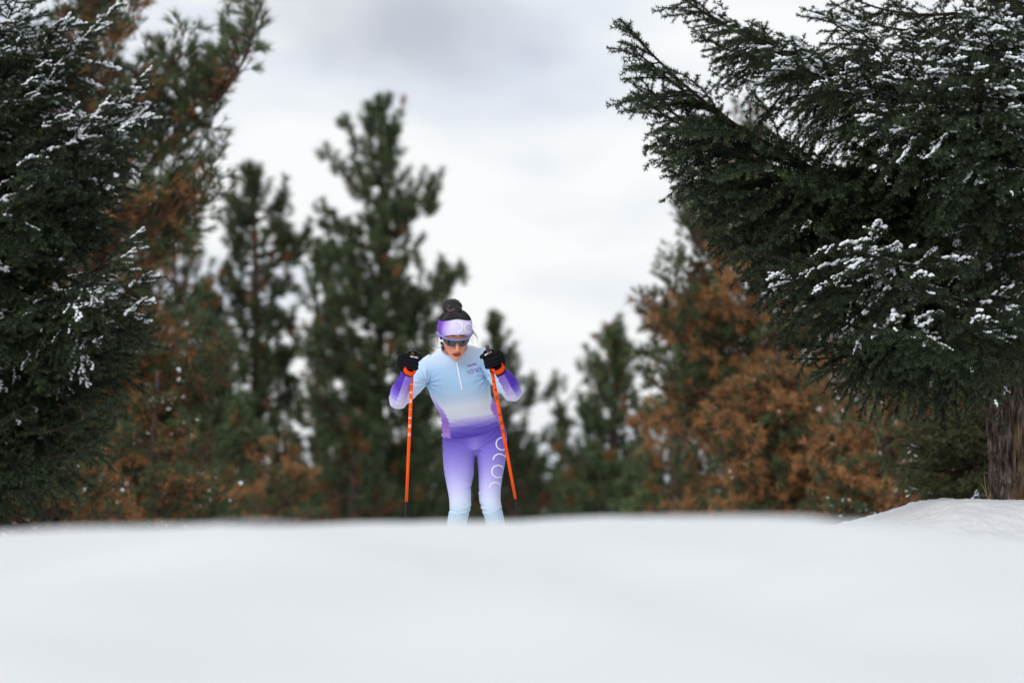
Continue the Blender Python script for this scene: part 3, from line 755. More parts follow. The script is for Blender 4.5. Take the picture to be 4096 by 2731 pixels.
far_pine(820, 42.0, 1180, [(1180, 15), (1400, 160), (2100, 260)], [(1180, 15), (1400, 130), (1700, 210), (2100, 260)], 7, 69,
         'olive brown far pine just right of the tall left pine', brown=0.22)
far_pine(1420, 44.0, 1720, [(1720, 15), (1900, 140), (2100, 220)], [(1720, 15), (1900, 140), (2100, 220)], 6, 70,
         'low brownish far pine beside the left ski pole', brown=0.3)
far_pine(2040, 46.0, 1760, [(1760, 15), (1900, 130), (2100, 220)], [(1760, 15), (1900, 150), (2100, 240)], 6, 71,
         'low dark far pine beside the right ski pole', brown=0.12, dark=0.85)
far_pine(700, 52.0, 760, [(760, 12), (1000, 140), (1400, 220), (2100, 260)], [(760, 12), (1000, 130), (1400, 200), (2100, 240)], 6, 72,
         'far pine mostly hidden behind the tall left pine', brown=0.3)
far_pine(3400, 52.0, 700, [(700, 12), (1000, 200), (1400, 300), (2100, 360)], [(700, 12), (1000, 200), (1400, 300), (2100, 360)], 5, 73,
         'far pine almost hidden behind the big right spruce', brown=0.35, per=15)
far_pine(3880, 44.0, 950, [(950, 12), (1300, 200), (2100, 330)], [(950, 12), (1300, 200), (2100, 330)], 7, 74,
         'dark far pine glimpsed between the young spruce and the big spruce trunk', brown=0.2, per=16)

LOWP = ['behind the dull brown young pine', 'left of the tallest far pine', 'left of the left ski pole tip', 'between the left pole and the skier', 'seen between the skier legs', 'right of the right ski pole tip',
        'left of the bushy olive pine', 'under the bushy olive pine', 'left of the bright rust bush', 'under the mid height far pine']
for k_, (a_, d_, top_) in enumerate(((1180, 58, 1880), (1340, 61, 1860), (1560, 63, 1850), (1760, 62, 1870), (1900, 60, 1840), (2150, 63, 1870), (2330, 60, 1850), (2560, 58, 1880), (2760, 56, 1850), (980, 57, 1860))):
    far_pine(a_, d_, top_, [(top_, 20), (top_ + 80, 110), (2130, 150)], [(top_, 20), (top_ + 80, 110), (2130, 150)], 6, 80 + k_,
             'low dark bushy pine in the far undergrowth, ' + LOWP[k_], brown=0.25, name='young_pine', group='low bushy pines in the far undergrowth', ymax=2150, gap=0.16, per=12)

# dry grass stalk by the trunk
rng = np.random.default_rng(5)
M_STRAW = mat('dry_straw', (0.30, 0.24, 0.13), 0.8, spec=0.1)
gb = W(3950, 1990, 20.0)
t = thing('grass_stalk', tuple(gb), 'forked dry straw stalk poking out of the snow beside the spruce trunk', 'grass')
mb = MB()
for pts in ([(3950, 1998), (3944, 1960), (3939, 1925), (3937, 1900)], [(3948, 1985), (3938, 1958), (3925, 1933)], [(3951, 1998), (3960, 1975), (3964, 1962)]):
    P = np.array([W(a, b, 20.0) for a, b in pts]) - gb
    mb.add(*tube(P, np.linspace(0.0022, 0.0012, len(P)), 5))
obj('stem', mb.mesh('stem', [M_STRAW], True), t)

# ------------------------------------------------------------------ the skier
GROUND = gz(-0.15, 20.0)
def catmull(A, k):
    A = np.asarray(A, float); n = len(A)
    P = np.concatenate([2 * A[:1] - A[1:2], A, 2 * A[-1:] - A[-2:-1]])
    out = []
    for i in range(n - 1):
        for j in range(k):
            t = j / k; p0, p1, p2, p3 = P[i], P[i + 1], P[i + 2], P[i + 3]
            out.append(0.5 * ((2 * p1) + (-p0 + p2) * t + (2 * p0 - 5 * p1 + 4 * p2 - p3) * t ** 2 + (-p0 + 3 * p1 - 3 * p2 + p3) * t ** 3))
    out.append(A[-1]); return np.array(out)
def loft(C, A, B, k=5, n=28, pw=2.2):
    """closed skin through ellipse rings: centres C, half axes A and B"""
    C, A, B = catmull(C, k), catmull(A, k), catmull(B, k)
    a = np.arange(n) * 2 * np.pi / n
    ca = np.sign(np.cos(a)) * np.abs(np.cos(a)) ** (2 / pw); sa = np.sign(np.sin(a)) * np.abs(np.sin(a)) ** (2 / pw)
    V = C[:, None] + A[:, None] * ca[None, :, None] + B[:, None] * sa[None, :, None]
    F = ring_faces(len(C), n)
    i = np.arange(n); j = (i + 1) % n; b = len(C) * n; e = (len(C) - 1) * n
    F = np.concatenate([F, np.stack([j, i, np.full(n, b)], 1), np.stack([e + i, e + j, np.full(n, b + 1)], 1)])
    return np.concatenate([V.reshape(-1, 3), C[:1], C[-1:]]), F
def limb(rows):
    """rows: (left px, py, right px, py, depth, half thickness)"""
    Lp = np.array([W(r[0], r[1], r[4]) for r in rows]); Rp = np.array([W(r[2], r[3], r[4]) for r in rows])
    C = (Lp + Rp) / 2; A = (Rp - Lp) / 2
    sp = unit(np.gradient(C, axis=0))
    B = unit(np.cross(A, sp)) * np.array([r[5] for r in rows])[:, None]
    return loft(C, A, B)
def armtube(rows, n=20):
    P = catmull(np.array([W(*r[:3]) for r in rows]), 6); r = catmull(np.array([[r[3]] for r in rows]), 6)[:, 0]
    return tube(P, r, n)
def ball(c, rad, ic=None):
    V, F = ic or ICO3
    return V * np.asarray(rad) + np.asarray(c), F

body_parts = []
torso = [(1790, 1822, 2014, 1800, 20.05, .075), (1776, 1790, 2025, 1770, 20.04, .110), (1773, 1745, 2020, 1716, 20.03, .115), (1772, 1705, 1999, 1684, 20.00, .106), (1766, 1655, 1986, 1636, 19.95, .100),
         (1742, 1607, 1963, 1597, 19.89, .106), (1719, 1560, 1955, 1545, 19.83, .118), (1706, 1525, 1952, 1503, 19.78, .122), (1694, 1480, 1945, 1450, 19.745, .108), (1698, 1447, 1935, 1415, 19.725, .082), (1740, 1416, 1905, 1393, 19.72, .058), (1775, 1396, 1868, 1384, 19.715, .046)]
body_parts.append(limb(torso[::-1]))
legA = [(1790, 1760, 1890, 1770, 20.04, .085), (1775, 1800, 1899, 1813, 20.01, .092), (1776, 1848, 1894, 1852, 19.97, .086), (1781, 1895, 1892, 1892, 19.93, .080), (1790, 1940, 1882, 1940, 19.89, .072), (1799, 1990, 1881, 1990, 19.86, .062), (1801, 2035, 1880, 2031, 19.845, .058), (1794, 2075, 1868, 2070, 19.87, .056), (1788, 2120, 1858, 2120, 19.93, .058), (1786, 2180, 1846, 2180, 19.99, .052), (1792, 2250, 1834, 2250, 20.05, .036), (1795, 2305, 1833, 2305, 20.07, .033), (1795, 2335, 1833, 2335, 20.08, .035)]
legB = [(1915, 1755, 2012, 1745, 20.04, .085), (1907, 1808, 2025, 1785, 20.02, .092), (1914, 1862, 2016, 1850, 19.98, .086), (1918, 1930, 2003, 1930, 19.93, .076), (1919, 1990, 1999, 1990, 19.88, .062), (1929, 2035, 2005, 2033, 19.86, .058), (1942, 2070, 2012, 2070, 19.88, .056), (1946, 2115, 2018, 2115, 19.94, .058), (1953, 2180, 2014, 2180, 20.0, .052), (1964, 2250, 2008, 2250, 20.06, .036), (1967, 2305, 2005, 2305, 20.08, .033), (1967, 2335, 2005, 2335, 20.09, .035)]
body_parts.append(limb(legA[::-1])); body_parts.append(limb(legB[::-1]))
armA = [(1740, 1452, 19.73, .052), (1712, 1474, 19.735, .054), (1682, 1508, 19.71, .048), (1640, 1555, 19.67, .044), (1602, 1594, 19.62, .040), (1593, 1601, 19.60, .041), (1594, 1588, 19.575, .041), (1603, 1558, 19.54, .040), (1620, 1518, 19.48, .032), (1634, 1488, 19.435, .0225)]
armB = [(1905, 1425, 19.73, .050), (1930, 1440, 19.735, .054), (1958, 1470, 19.72, .048), (2002, 1520, 19.68, .044), (2042, 1562, 19.63, .040), (2052, 1571, 19.61, .0405), (2050, 1558, 19.58, .040), (2038, 1532, 19.53, .038), (2017, 1504, 19.475, .031), (2001, 1484, 19.44, .0225)]
body_parts.append(armtube(armA)); body_parts.append(armtube(armB))
for s_, arm in ((-1, armA), (1, armB)):
    body_parts.append(ball(W(*arm[1][:3]), (.056, .056, .056), ICO2))
# chest
for cx, cy in ((1790, 1512), (1880, 1498)):
    body_parts.append(ball(W(cx, cy, 19.715), (.062, .056, .058), ICO2))

# head in its own frame: x to the photo's right, y towards the face, z up
HC = W(1820, 1325, 19.59)
PITCH, YAW, ROLL = R(30), R(9), R(-2)
_f = Vector((math.sin(YAW), -math.cos(YAW), 0))
HM = Matrix((Vector((math.cos(YAW), math.sin(YAW), 0)), _f, Vector((0, 0, 1)))).transposed() @ Matrix.Rotation(-PITCH, 3, 'X') @ Matrix.Rotation(ROLL, 3, 'Y')
HM = np.array(HM)
HZ = 0.118          # height of the head frame's origin above the chin
HS = 1.04
def HW(p):
    p = np.asarray(p, float).copy(); p = p - np.array((0, 0, HZ))
    return (p * HS) @ HM.T + HC
def HL(v):
    return ((np.asarray(v) - HC) @ HM) / HS + np.array((0, 0, HZ))
hz = [0.000, .012, .028, .048, .072, .098, .128, .160, .186, .206, .219, .226]
ha = [.018, .032, .043, .053, .062, .068, .0735, .0755, .069, .053, .033, .012]
hf = [.092, .098, .099, .098, .095, .090, .093, .092, .078, .055, .030, .008]
hb = [.050, .030, .010, -.020, -.050, -.075, -.093, -.100, -.090, -.068, -.045, -.02]
C = np.array([(0, (f + b) / 2, z) for z, f, b in zip(hz, hf, hb)]); A = np.array([(a, 0, 0) for a in ha]); B = np.array([(0, (f - b) / 2, 0) for f, b in zip(hf, hb)])
V, F = loft(C, A, B, 5, 36, 2.1); body_parts.append((HW(V), F))
# nose, lips, chin, brows, cheeks, ears
def htube(pts, rad, n=10):
    V, F = tube(np.array(pts), rad, n); return HW(V), F
body_parts.append(htube([(0, .088, .118), (0, .096, .100), (0, .107, .083), (0, .116, .071), (0, .113, .063), (0, .100, .058)], [.0075, .0075, .0085, .0105, .0105, .008], 14))
for s_ in (-1, 1):
    V, F = ball((s_ * .0110, .102, .065), (.0075, .010, .007), ICO2); body_parts.append((HW(V), F))
    body_parts.append(htube([(s_ * .008, .091, .127), (s_ * .026, .090, .132), (s_ * .044, .078, .128)], [.006, .0075, .005]))
    V, F = ball((s_ * .040, .070, .088), (.018, .018, .018), ICO2); body_parts.append((HW(V), F))
    V, F = ball((s_ * .073, -.008, .112), (.010, .020, .030), ICO2); body_parts.append((HW(V), F))
body_parts.append(htube([(-.024, .089, .0395), (-.010, .1015, .0445), (0, .102, .0430), (.010, .1015, .0445), (.024, .089, .0395)], [.003, .0052, .005, .0052, .003]))
body_parts.append(htube([(-.022, .089, .037), (-.010, .0995, .0315), (0, .101, .0305), (.010, .0995, .0315), (.022, .089, .037)], [.003, .0055, .006, .0055, .003]))
V, F = ball((0, .086, .012), (.020, .016, .016), ICO2); body_parts.append((HW(V), F))
# neck
NB = W(1818, 1425, 19.735); NT = HW((0, -.025, .045))
body_parts.append(tube(np.array([NB + (NB - NT) * 0.3, NB, (NB + NT) / 2, NT]), [.066, .060, .054, .053], 24))

def fuse(parts, voxel, smooth_it, name):
    mb = MB()
    for V, F in parts: mb.add(V, F)
    me = mb.mesh(name, [])
    bm = bmesh.new(); bm.from_mesh(me); bmesh.ops.recalc_face_normals(bm, faces=bm.faces); bm.to_mesh(me); bm.free()
    o = bpy.data.objects.new(name, me); COL.objects.link(o)
    m = o.modifiers.new('r', 'REMESH'); m.mode = 'VOXEL'; m.voxel_size = voxel; m.adaptivity = 0
    if smooth_it:
        m = o.modifiers.new('s', 'SMOOTH'); m.factor = 0.5; m.iterations = smooth_it
    dg = bpy.context.evaluated_depsgraph_get(); ev = o.evaluated_get(dg).to_mesh()
    V = np.empty(len(ev.vertices) * 3, np.float32); ev.vertices.foreach_get('co', V); V = V.reshape(-1, 3)
    Nn = np.empty(len(ev.vertices) * 3, np.float32); ev.vertices.foreach_get('normal', Nn); Nn = Nn.reshape(-1, 3)
    assert all(len(p.vertices) == 4 for p in list(ev.polygons)[:50])
    F = np.empty(len(ev.loops), np.int32); ev.loops.foreach_get('vertex_index', F)
    F = F.reshape(-1, 4)
    o.evaluated_get(dg).to_mesh_clear(); bpy.data.objects.remove(o); bpy.data.meshes.remove(me)
    return V.astype(float), F, Nn.astype(float)
BV, BF, BN = fuse(body_parts, 0.0036, 4, 'body_tmp')

def sub_mesh(keep, off):
    """faces whose vertices are all in keep, pushed out along the normals"""
    fk = keep[BF].all(1); F = BF[fk]; u, inv = np.unique(F, return_inverse=True)
    return BV[u] + BN[u] * off, inv.reshape(-1, 4), u

person = thing('person', (float(HC[0]), 20.0, GROUND), 'cross country skier in pale blue and purple race suit leaning forward on orange poles', 'person')
PL = Vector(person.location)
def ppart(name, me, parent=None):
    o = bpy.data.objects.new(name, me); COL.objects.link(o); o.parent = parent or person
    o.matrix_basis = Matrix.Translation(-PL) if parent is None else Matrix.Identity(4)
    return o

M_SKIN = mat('skin', attr=True, rough=0.5, spec=0.35)
M_SUIT = mat('race_suit', attr=True, rough=0.75, spec=0.15, sheen=0.0, bump=[(45, 0.10, 0.012), (420, 0.25, 0.0025)])
def flat(name, c, rough=0.6, spec=0.3, **k):
    return mat(name, tuple(s2l(c)), rough, spec=spec, **k)

# --- where things are
bl = HL(BV); bpx, bpy2 = PX(BV)
neckdir = unit(NT - NB); tneck = (BV - NB) @ neckdir
rneck = np.linalg.norm((BV - NB) - tneck[:, None] * neckdir, axis=1)
headm = (bl[:, 2] > .09) | ((bl[:, 2] > -.012) & (bl[:, 1] > 0.012) & (np.abs(bl[:, 0]) < .085))
headm |= (tneck > 0.045) & (rneck < .063)
headm &= BV[:, 1] < 19.85
HEM = [(1700, 1742), (1772, 1744), (1805, 1749), (1851, 1750), (1907, 1741), (1956, 1720), (1998, 1697), (2060, 1675)]
hemy = lerp_tab(bpx, HEM)
def polyd(P, pts):
    best = np.full(len(P), 9.0); tt = np.zeros(len(P)); L0 = 0
    ls = [np.linalg.norm(pts[i + 1] - pts[i]) for i in range(len(pts) - 1)]; tot = sum(ls)
    for i in range(len(pts) - 1):
        d = pts[i + 1] - pts[i]; q = np.clip(((P - pts[i]) @ d) / (d @ d), 0, 1)
        dd = np.linalg.norm(P - pts[i] - q[:, None] * d, axis=1); m = dd < best
        best[m] = dd[m]; tt[m] = (L0 + q[m] * ls[i]) / tot; L0 += ls[i]
    return best, tt
aA = np.array([W(*r[:3]) for r in armA]); aB = np.array([W(*r[:3]) for r in armB])
foreA, tfA = polyd(BV, aA[4:]); foreB, tfB = polyd(BV, aB[4:])
upA, _ = polyd(BV, aA[1:6]); upB, _ = polyd(BV, aB[1:6])
tors = (bpx > np.interp(bpy2, [1440, 1525, 1560, 1607, 1655, 1750], [1720, 1704, 1714, 1740, 1764, 1768]) - 4) & (bpx < np.interp(bpy2, [1400, 1503, 1545, 1597, 1636, 1700], [1935, 1952, 1957, 1966, 1990, 2010]) + 4) & (BV[:, 1] > 19.6)
isA = (np.minimum(foreA, upA) < 0.055) & (bpx < 1800) & ((foreA < .05) | ~tors); isB = (np.minimum(foreB, upB) < 0.055) & (bpx > 1880) & ((foreB < .05) | ~tors)
arm_fore_A = isA & (foreA < 0.052) & ((foreA < upA) | (tfA > 0.06)); arm_fore_B = isB & (foreB < 0.052) & ((foreB < upB) | (tfB > 0.06))
below = (bpy2 > hemy) & ~isA & ~isB
jer = ~headm & (bpy2 < hemy + 3) | isA | isB
jer &= ~((tfA > 0.985) & arm_fore_A) & ~((tfB > 0.985) & arm_fore_B)
tig = (bpy2 > hemy - 6) & ~isA & ~isB & (BV[:, 2] > GROUND + 0.07)

def grad(x, stops):
    xs = np.array([s[0] for s in stops], float); cs = np.array([s[1] for s in stops], float)
    return np.stack([np.interp(x, xs, cs[:, i]) for i in range(3)], -1)
def mixm(a, b, k):
    return a * (1 - k[:, None]) + b * k[:, None]
GAIN = 1.02
def alb(c):
    return np.clip(s2l(c) * GAIN, 0, 0.9)

q = bpy2 + 0.16 * (bpx - 1870)
jc = grad(q, [(1385, (226, 234, 244)), (1425, (196, 217, 239)), (1460, (170, 203, 234)), (1540, (168, 202, 231)), (1580, (196, 217, 237)), (1618, (228, 234, 246)), (1662, (232, 230, 248)), (1688, (170, 158, 222)), (1712, (112, 94, 192)), (1745, (86, 66, 170))])
# pale shoulder edge
# side panels
lx = np.interp(bpy2, [1525, 1560, 1612, 1650, 1680, 1720, 1750], [1690, 1722, 1755, 1782, 1797, 1801, 1808]); rx = np.interp(bpy2, [1540, 1590, 1632, 1665, 1695], [1975, 1962, 1958, 1976, 1996])
pl = grad(bpy2, [(1520, (205, 214, 240)), (1590, (205, 196, 238)), (1640, (178, 146, 224)), (1690, (158, 112, 206)), (1745, (176, 140, 214))])
pr = grad(bpy2, [(1540, (205, 205, 240)), (1590, (196, 158, 226)), (1625, (176, 112, 208)), (1670, (176, 126, 214)), (1700, (170, 140, 220))])
jc = mixm(jc, pl, sstep(5, -5, bpx - lx)); jc = mixm(jc, pr, sstep(-5, 5, bpx - rx))
# sleeves
for isX, fore, tf, ar, sg in ((isA, arm_fore_A, tfA, aA, -1), (isB, arm_fore_B, tfB, aB, 1)):
    jc[isX] = grad(bpy2[isX], [(1440, (196, 217, 240)), (1500, (182, 210, 236)), (1560, (196, 216, 236)), (1640, (222, 230, 242))])
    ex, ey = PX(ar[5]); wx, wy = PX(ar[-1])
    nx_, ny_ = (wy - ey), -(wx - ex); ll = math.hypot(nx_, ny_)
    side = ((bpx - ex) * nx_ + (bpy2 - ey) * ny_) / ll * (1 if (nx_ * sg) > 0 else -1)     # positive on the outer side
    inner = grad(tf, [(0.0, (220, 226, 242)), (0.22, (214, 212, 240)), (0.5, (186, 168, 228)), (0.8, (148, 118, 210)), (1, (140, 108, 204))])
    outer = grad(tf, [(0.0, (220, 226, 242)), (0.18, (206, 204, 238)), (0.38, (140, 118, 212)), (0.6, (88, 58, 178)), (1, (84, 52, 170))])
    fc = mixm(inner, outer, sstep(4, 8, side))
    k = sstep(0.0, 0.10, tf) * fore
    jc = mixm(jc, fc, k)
tcx = grad(bpy2, [(1690, (88, 68, 168)), (1745, (104, 84, 186)), (1790, (124, 106, 202)), (1850, (146, 134, 214)), (1900, (168, 160, 224)), (1950, (190, 188, 232)), (2000, (200, 208, 232)), (2060, (190, 213, 231)), (2120, (202, 220, 234)), (2300, (214, 226, 238))])
inn = np.exp(-((bpx - 1900) / 26.0) ** 2) * np.exp(-((bpy2 - 1800) / 60.0) ** 2)  # paler inner thigh, with a crotch highlight painted into the tights colour
tcx = mixm(tcx, np.broadcast_to(np.array((160, 148, 222.)), tcx.shape), 0.6 * inn)

# skin colours
sk = np.tile(s2l((222, 152, 120)), (len(BV), 1)) * 1.0
lx_, ly_, lz_ = bl[:, 0], bl[:, 1], bl[:, 2]
face = (ly_ > 0.05)
def blend(mask, c, k=1.0):
    global sk
    m = (mask * k)[:, None]; sk = sk * (1 - m) + s2l(c) * m
blend(np.exp(-(((np.abs(lx_) - .040) / .016) ** 2 + ((lz_ - .072) / .018) ** 2)) * face, (214, 118, 94), 0.6)
blend(np.exp(-((lx_ / .012) ** 2 + ((lz_ - .066) / .010) ** 2)) * face, (212, 122, 98), 0.4)
lipw = .023 * np.sqrt(np.clip(1 - ((lz_ - .0380) / .0125) ** 2, 0, 1))
blend(((np.abs(lx_) < lipw) & face).astype(float), (160, 62, 66), 0.9)
blend(((np.abs(lz_ - .0382) < .0026) & (np.abs(lx_) < .020) & face).astype(float), (45, 16, 18), 0.95)
blend(((np.abs(lz_ - (.139 + .10 * np.abs(lx_) - 1.6 * np.abs(lx_) ** 2)) < .0046) & (np.abs(lx_) > .010) & (np.abs(lx_) < .052) & face).astype(float), (40, 26, 22), 0.85)
body = ppart('body', mesh_np('body', BV, BF, [M_SKIN], col=sk, smooth=True))
CREASES = [  # photo pixels: line ends, half width px, depth mm
    (1706, 1532, 1740, 1500, 5, 2.6), (1706, 1535, 1750, 1524, 5, 2.6), (1704, 1528, 1722, 1484, 5, 2.2), (1700, 1524, 1660, 1512, 5, 2.6), (1698, 1520, 1668, 1490, 5, 2.2), (1708, 1545, 1745, 1556, 5, 1.8),
    (1952, 1500, 1920, 1470, 5, 2.6), (1953, 1506, 1915, 1497, 5, 2.4), (1950, 1495, 1938, 1455, 5, 2.4), (1957, 1502, 1975, 1500, 5, 2.2), (1950, 1520, 1922, 1530, 5, 1.8),
    (1768, 1655, 1830, 1672, 5, 2.4), (1770, 1672, 1850, 1690, 5, 2.6), (1774, 1690, 1840, 1706, 5, 2.4), (1774, 1710, 1870, 1720, 5, 2.6), (1775, 1727, 1850, 1736, 5, 2.2), (1760, 1640, 1800, 1650, 5, 2.0),
    (1992, 1640, 1940, 1672, 5, 2.2), (1998, 1660, 1930, 1692, 5, 2.6), (1998, 1678, 1910, 1712, 5, 2.6), (1985, 1625, 1958, 1645, 5, 2.2), (1980, 1690, 1890, 1724, 5, 2.2),
    (1600, 1602, 1570, 1588, 5, 2.4), (1604, 1590, 1578, 1570, 5, 2.2), (1620, 1510, 1648, 1506, 4, 2.6), (1618, 1520, 1646, 1518, 4, 2.0), (1632, 1570, 1600, 1608, 5, 2.2), (1642, 1574, 1626, 1606, 5, 2.0),
    (2030, 1560, 2062, 1548, 5, 2.4), (2044, 1584, 2076, 1560, 5, 2.2), (1990, 1506, 2018, 1496, 4, 2.6), (1996, 1516, 2026, 1506, 4, 2.0), (2010, 1556, 2038, 1590, 5, 2.2)]
TCREASES = [(1782, 1762, 1870, 1786, 5, 2.2), (1778, 1772, 1850, 1800, 5, 2.0), (1800, 1758, 1900, 1790, 5, 1.8), (2010, 1726, 1925, 1790, 5, 2.6), (2016, 1745, 1930, 1800, 5, 2.2), (1990, 1722, 1915, 1778, 5, 2.0), (1905, 1800, 1862, 1812, 5, 2.0), (1912, 1806, 1948, 1826, 5, 2.0),
    (1880, 2028, 1838, 2046, 5, 2.2), (1876, 2046, 1830, 2062, 5, 2.0), (1802, 2040, 1836, 2058, 5, 1.8), (1926, 2020, 1966, 2044, 5, 2.2), (1934, 2040, 1975, 2062, 5, 2.0), (2002, 2036, 1972, 2056, 5, 1.8), (1882, 1948, 1850, 1960, 6, 1.6), (1920, 1960, 1955, 1972, 6, 1.6)]
def creases(u, table=CREASES):
    x, y = bpx[u], bpy2[u]; front = (BN[u][:, 1] < 0.25); d = np.zeros(len(u))
    for (xa, ya, xb, yb, w_, mm) in table:
        ex_, ey_ = xb - xa, yb - ya; l2 = ex_ * ex_ + ey_ * ey_
        t_ = ((x - xa) * ex_ + (y - ya) * ey_) / l2; tc_ = np.clip(t_, 0, 1)
        bow = 4.0 * np.sin(tc_ * np.pi)
        sd_ = ((x - xa - tc_ * ex_) * -ey_ + (y - ya - tc_ * ey_) * ex_) / math.sqrt(l2) + bow
        al_ = np.hypot(x - xa - tc_ * ex_, y - ya - tc_ * ey_)
        fade = (1 - 0.75 * tc_) * np.exp(-(np.maximum(0, np.abs(t_ - .5) - .5) * math.sqrt(l2) / 6.0) ** 2)
        k_ = sd_ / w_
        d += front * fade * mm * 1e-3 * (-np.exp(-k_ ** 2) + 0.8 * np.exp(-(k_ - 1.7) ** 2))
    return d
jV, jF, ju = sub_mesh(jer, 0.0068)
# a few tension folds: gentle ridges running from the armpits and round the waist
def folds(V, u):
    x, y = bpx[u], bpy2[u]; d = np.zeros(len(u))
    for (ax_, ay_, ang, sp_, amp) in ((1706, 1530, 3.6, 1, .0042), (1950, 1500, -0.6, 1, .0042)):
        r = np.hypot(x - ax_, y - ay_); th = np.arctan2(y - ay_, x - ax_)
        d += amp * np.sin(th * 14) * np.exp(-((r - 28) / 26.0) ** 2)
    k = np.exp(-((y + .2 * (x - 1870) - 1712) / 38.0) ** 2)
    n_ = np.array([mnoise.noise((a * .012, b * .075 + a * .012, 3.0)) for a, b in zip(x, y)])
    d += 0.0055 * k * n_
    for isX in (isA[u], isB[u]):
        n2_ = np.array([mnoise.noise((a * .05, b * .05, 8.0)) for a, b in zip(x, y)])
        d += isX * 0.004 * n2_
    return np.maximum(d + 1.7 * creases(u), -.0055)
jd = folds(jV, ju)
jV = jV + BN[ju] * jd[:, None]
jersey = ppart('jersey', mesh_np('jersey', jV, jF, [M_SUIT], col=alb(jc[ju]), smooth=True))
tV, tF, tu = sub_mesh(tig, 0.0042)
n_ = np.array([mnoise.noise((a * .014 + b * .006, b * .06 - a * .02, 5.0)) for a, b in zip(bpx[tu], bpy2[tu])])
tV = tV + BN[tu] * (0.004 * np.abs(n_) * np.exp(-((bpy2[tu] - 1775) / 40.0) ** 2) + np.maximum(1.7 * creases(tu, TCREASES), -.0038))[:, None]
tights = ppart('tights', mesh_np('tights', tV, tF, [M_SUIT], col=alb(tcx[tu]), smooth=True))
# stand-up collar
cb = []
for k_, (tt, rr) in enumerate(((0.004, .088), (0.026, .0735), (0.050, .0715), (0.074, .072))):
    cb.append((NB + neckdir * tt, rr))
u_ = unit(np.cross(neckdir, np.array((0, 1.0, 0)))); v_ = np.cross(u_, neckdir)
aa = np.arange(40) * 2 * np.pi / 40
ringf = [c + r * (np.cos(aa)[:, None] * u_ + np.sin(aa)[:, None] * v_ * 1.0) for c, r in cb]
ringb = [c + (r - .004) * (np.cos(aa)[:, None] * u_ + np.sin(aa)[:, None] * v_) for c, r in cb[::-1]]
cV = np.concatenate(ringf + ringb); cF = ring_faces(len(ringf) * 2, 40)
ppart('collar', mesh_np('collar', cV, cF, [M_SUIT], col=np.tile(alb((182, 208, 238)), (len(cV), 1)), smooth=True), jersey)

# hair cap, bun, hair band, sunglasses
M_HAIR = mat('hair', (0.010, 0.007, 0.007), 0.38, spec=0.38, bump=[(140, 0.5, 0.004)])
def head_shell(zlo, zhi, off, nz_=14, na=64):
    a = np.arange(na) * 2 * np.pi / na
    P = np.zeros((nz_, na, 3)); lo, hi = zlo(np.sin(a)), zhi(np.sin(a))
    for i in range(nz_):
        z = lo + (hi - lo) * i / (nz_ - 1)
        A_ = np.interp(z, hz, ha) + off; f_ = np.interp(z, hz, hf) + off; b_ = np.interp(z, hz, hb) - off
        P[i] = np.stack([A_ * np.cos(a), (f_ + b_) / 2 + (f_ - b_) / 2 * np.sin(a), z], 1)
    return P
def band_lo(s): return np.where(s > 0, .153 - .071 * (1 - s), .082 + .035 * s)
def band_hi(s): return np.where(s > 0, .2135 - .034 * (1 - s), .1795 + .012 * s)
P2 = head_shell(lambda s: band_hi(s) - .012 - .075 * (s < -.2) - .03 * np.clip(-s, 0, 1), lambda s: s * 0 + .2262, .0085, 20, 72)
strand = 1 + 0.010 * np.sin(np.arange(72) * 2.9) + 0.010 * np.sin(np.arange(72) * 5.3 + 1)
P2[..., :2] *= strand[None, :, None]
V = HW(np.concatenate([P2.reshape(-1, 3), [[0, -.012, .237]]]))
F = ring_faces(20, 72); i = np.arange(72); top_ = 19 * 72
F = np.concatenate([F, np.stack([top_ + i, top_ + (i + 1) % 72, np.full(72, 20 * 72)], 1)])
mbh = MB(); mbh.add(V, F)
rs = np.random.default_rng(8)
for i in range(190):      # combed strands running from the band up to the knot
    a_ = rs.uniform(0, 2 * np.pi); s_0 = math.sin(a_); pts = []
    z0_ = float(band_hi(np.array([s_0]))[0]) - .001
    for k_ in range(7):
        q_ = k_ / 6; z = z0_ + (.224 - z0_) * q_
        Aq = np.interp(z, hz, ha) + .0092; fq = np.interp(z, hz, hf) + .0092; bq = np.interp(z, hz, hb) - .0092
        aq = a_ + .12 * q_ * math.cos(a_)
        pts.append((Aq * math.cos(aq), (fq + bq) / 2 + (fq - bq) / 2 * math.sin(aq), z + .002))
    mbh.add(*tube(HW(np.array(pts)), rs.uniform(.0012, .0022), 5, False))
hair = ppart('hair', mbh.mesh('hair', [M_HAIR], True))
# bun: a tousled knot on the crown
rngb = np.random.default_rng(3)
BC = HW((-0.010, -0.066, 0.226))
hup = HM @ np.array((0, 0, 1.0))
mb = MB()
V, F = ball((0, 0, 0), (.052, .046, .036)); 
nn = np.array([mnoise.fractal(Vector(v * 38) , 0.9, 2.0, 3) for v in V]); V = np.sign(V) * np.abs(V) ** .85 * np.array((.052, .046, .036)) ** .15 * (1 + 0.14 * nn)[:, None]
V[:, 2] = np.maximum(V[:, 2], -.03)
mb.add(BC + V @ HM.T, F)
Vn, Fn = tube(np.array([HW((0, -.030, .200)), HW((-.003, -.042, .220)), HW((-.006, -.052, .232))]), [.050, .040, .034], 24); mb.add(Vn, Fn)
for i in range(300):      # short loose ends around the knot
    d = unit(rngb.normal(0, 1, 3) * np.array((1, 1, .8)) + np.array((0, 0, .35))); p = BC + (d * np.array((.047, .043, .034))) @ HM.T
    d2 = (unit(d + rngb.normal(0, .9, 3))) @ HM.T; ln_ = rngb.uniform(.004, .013)
    mb.add(*tube(np.array([p - d2 * .004, p + d2 * ln_ * .6, p + d2 * ln_ + rngb.normal(0, .003, 3)]), [.0009, .0007, .0003], 4, False))
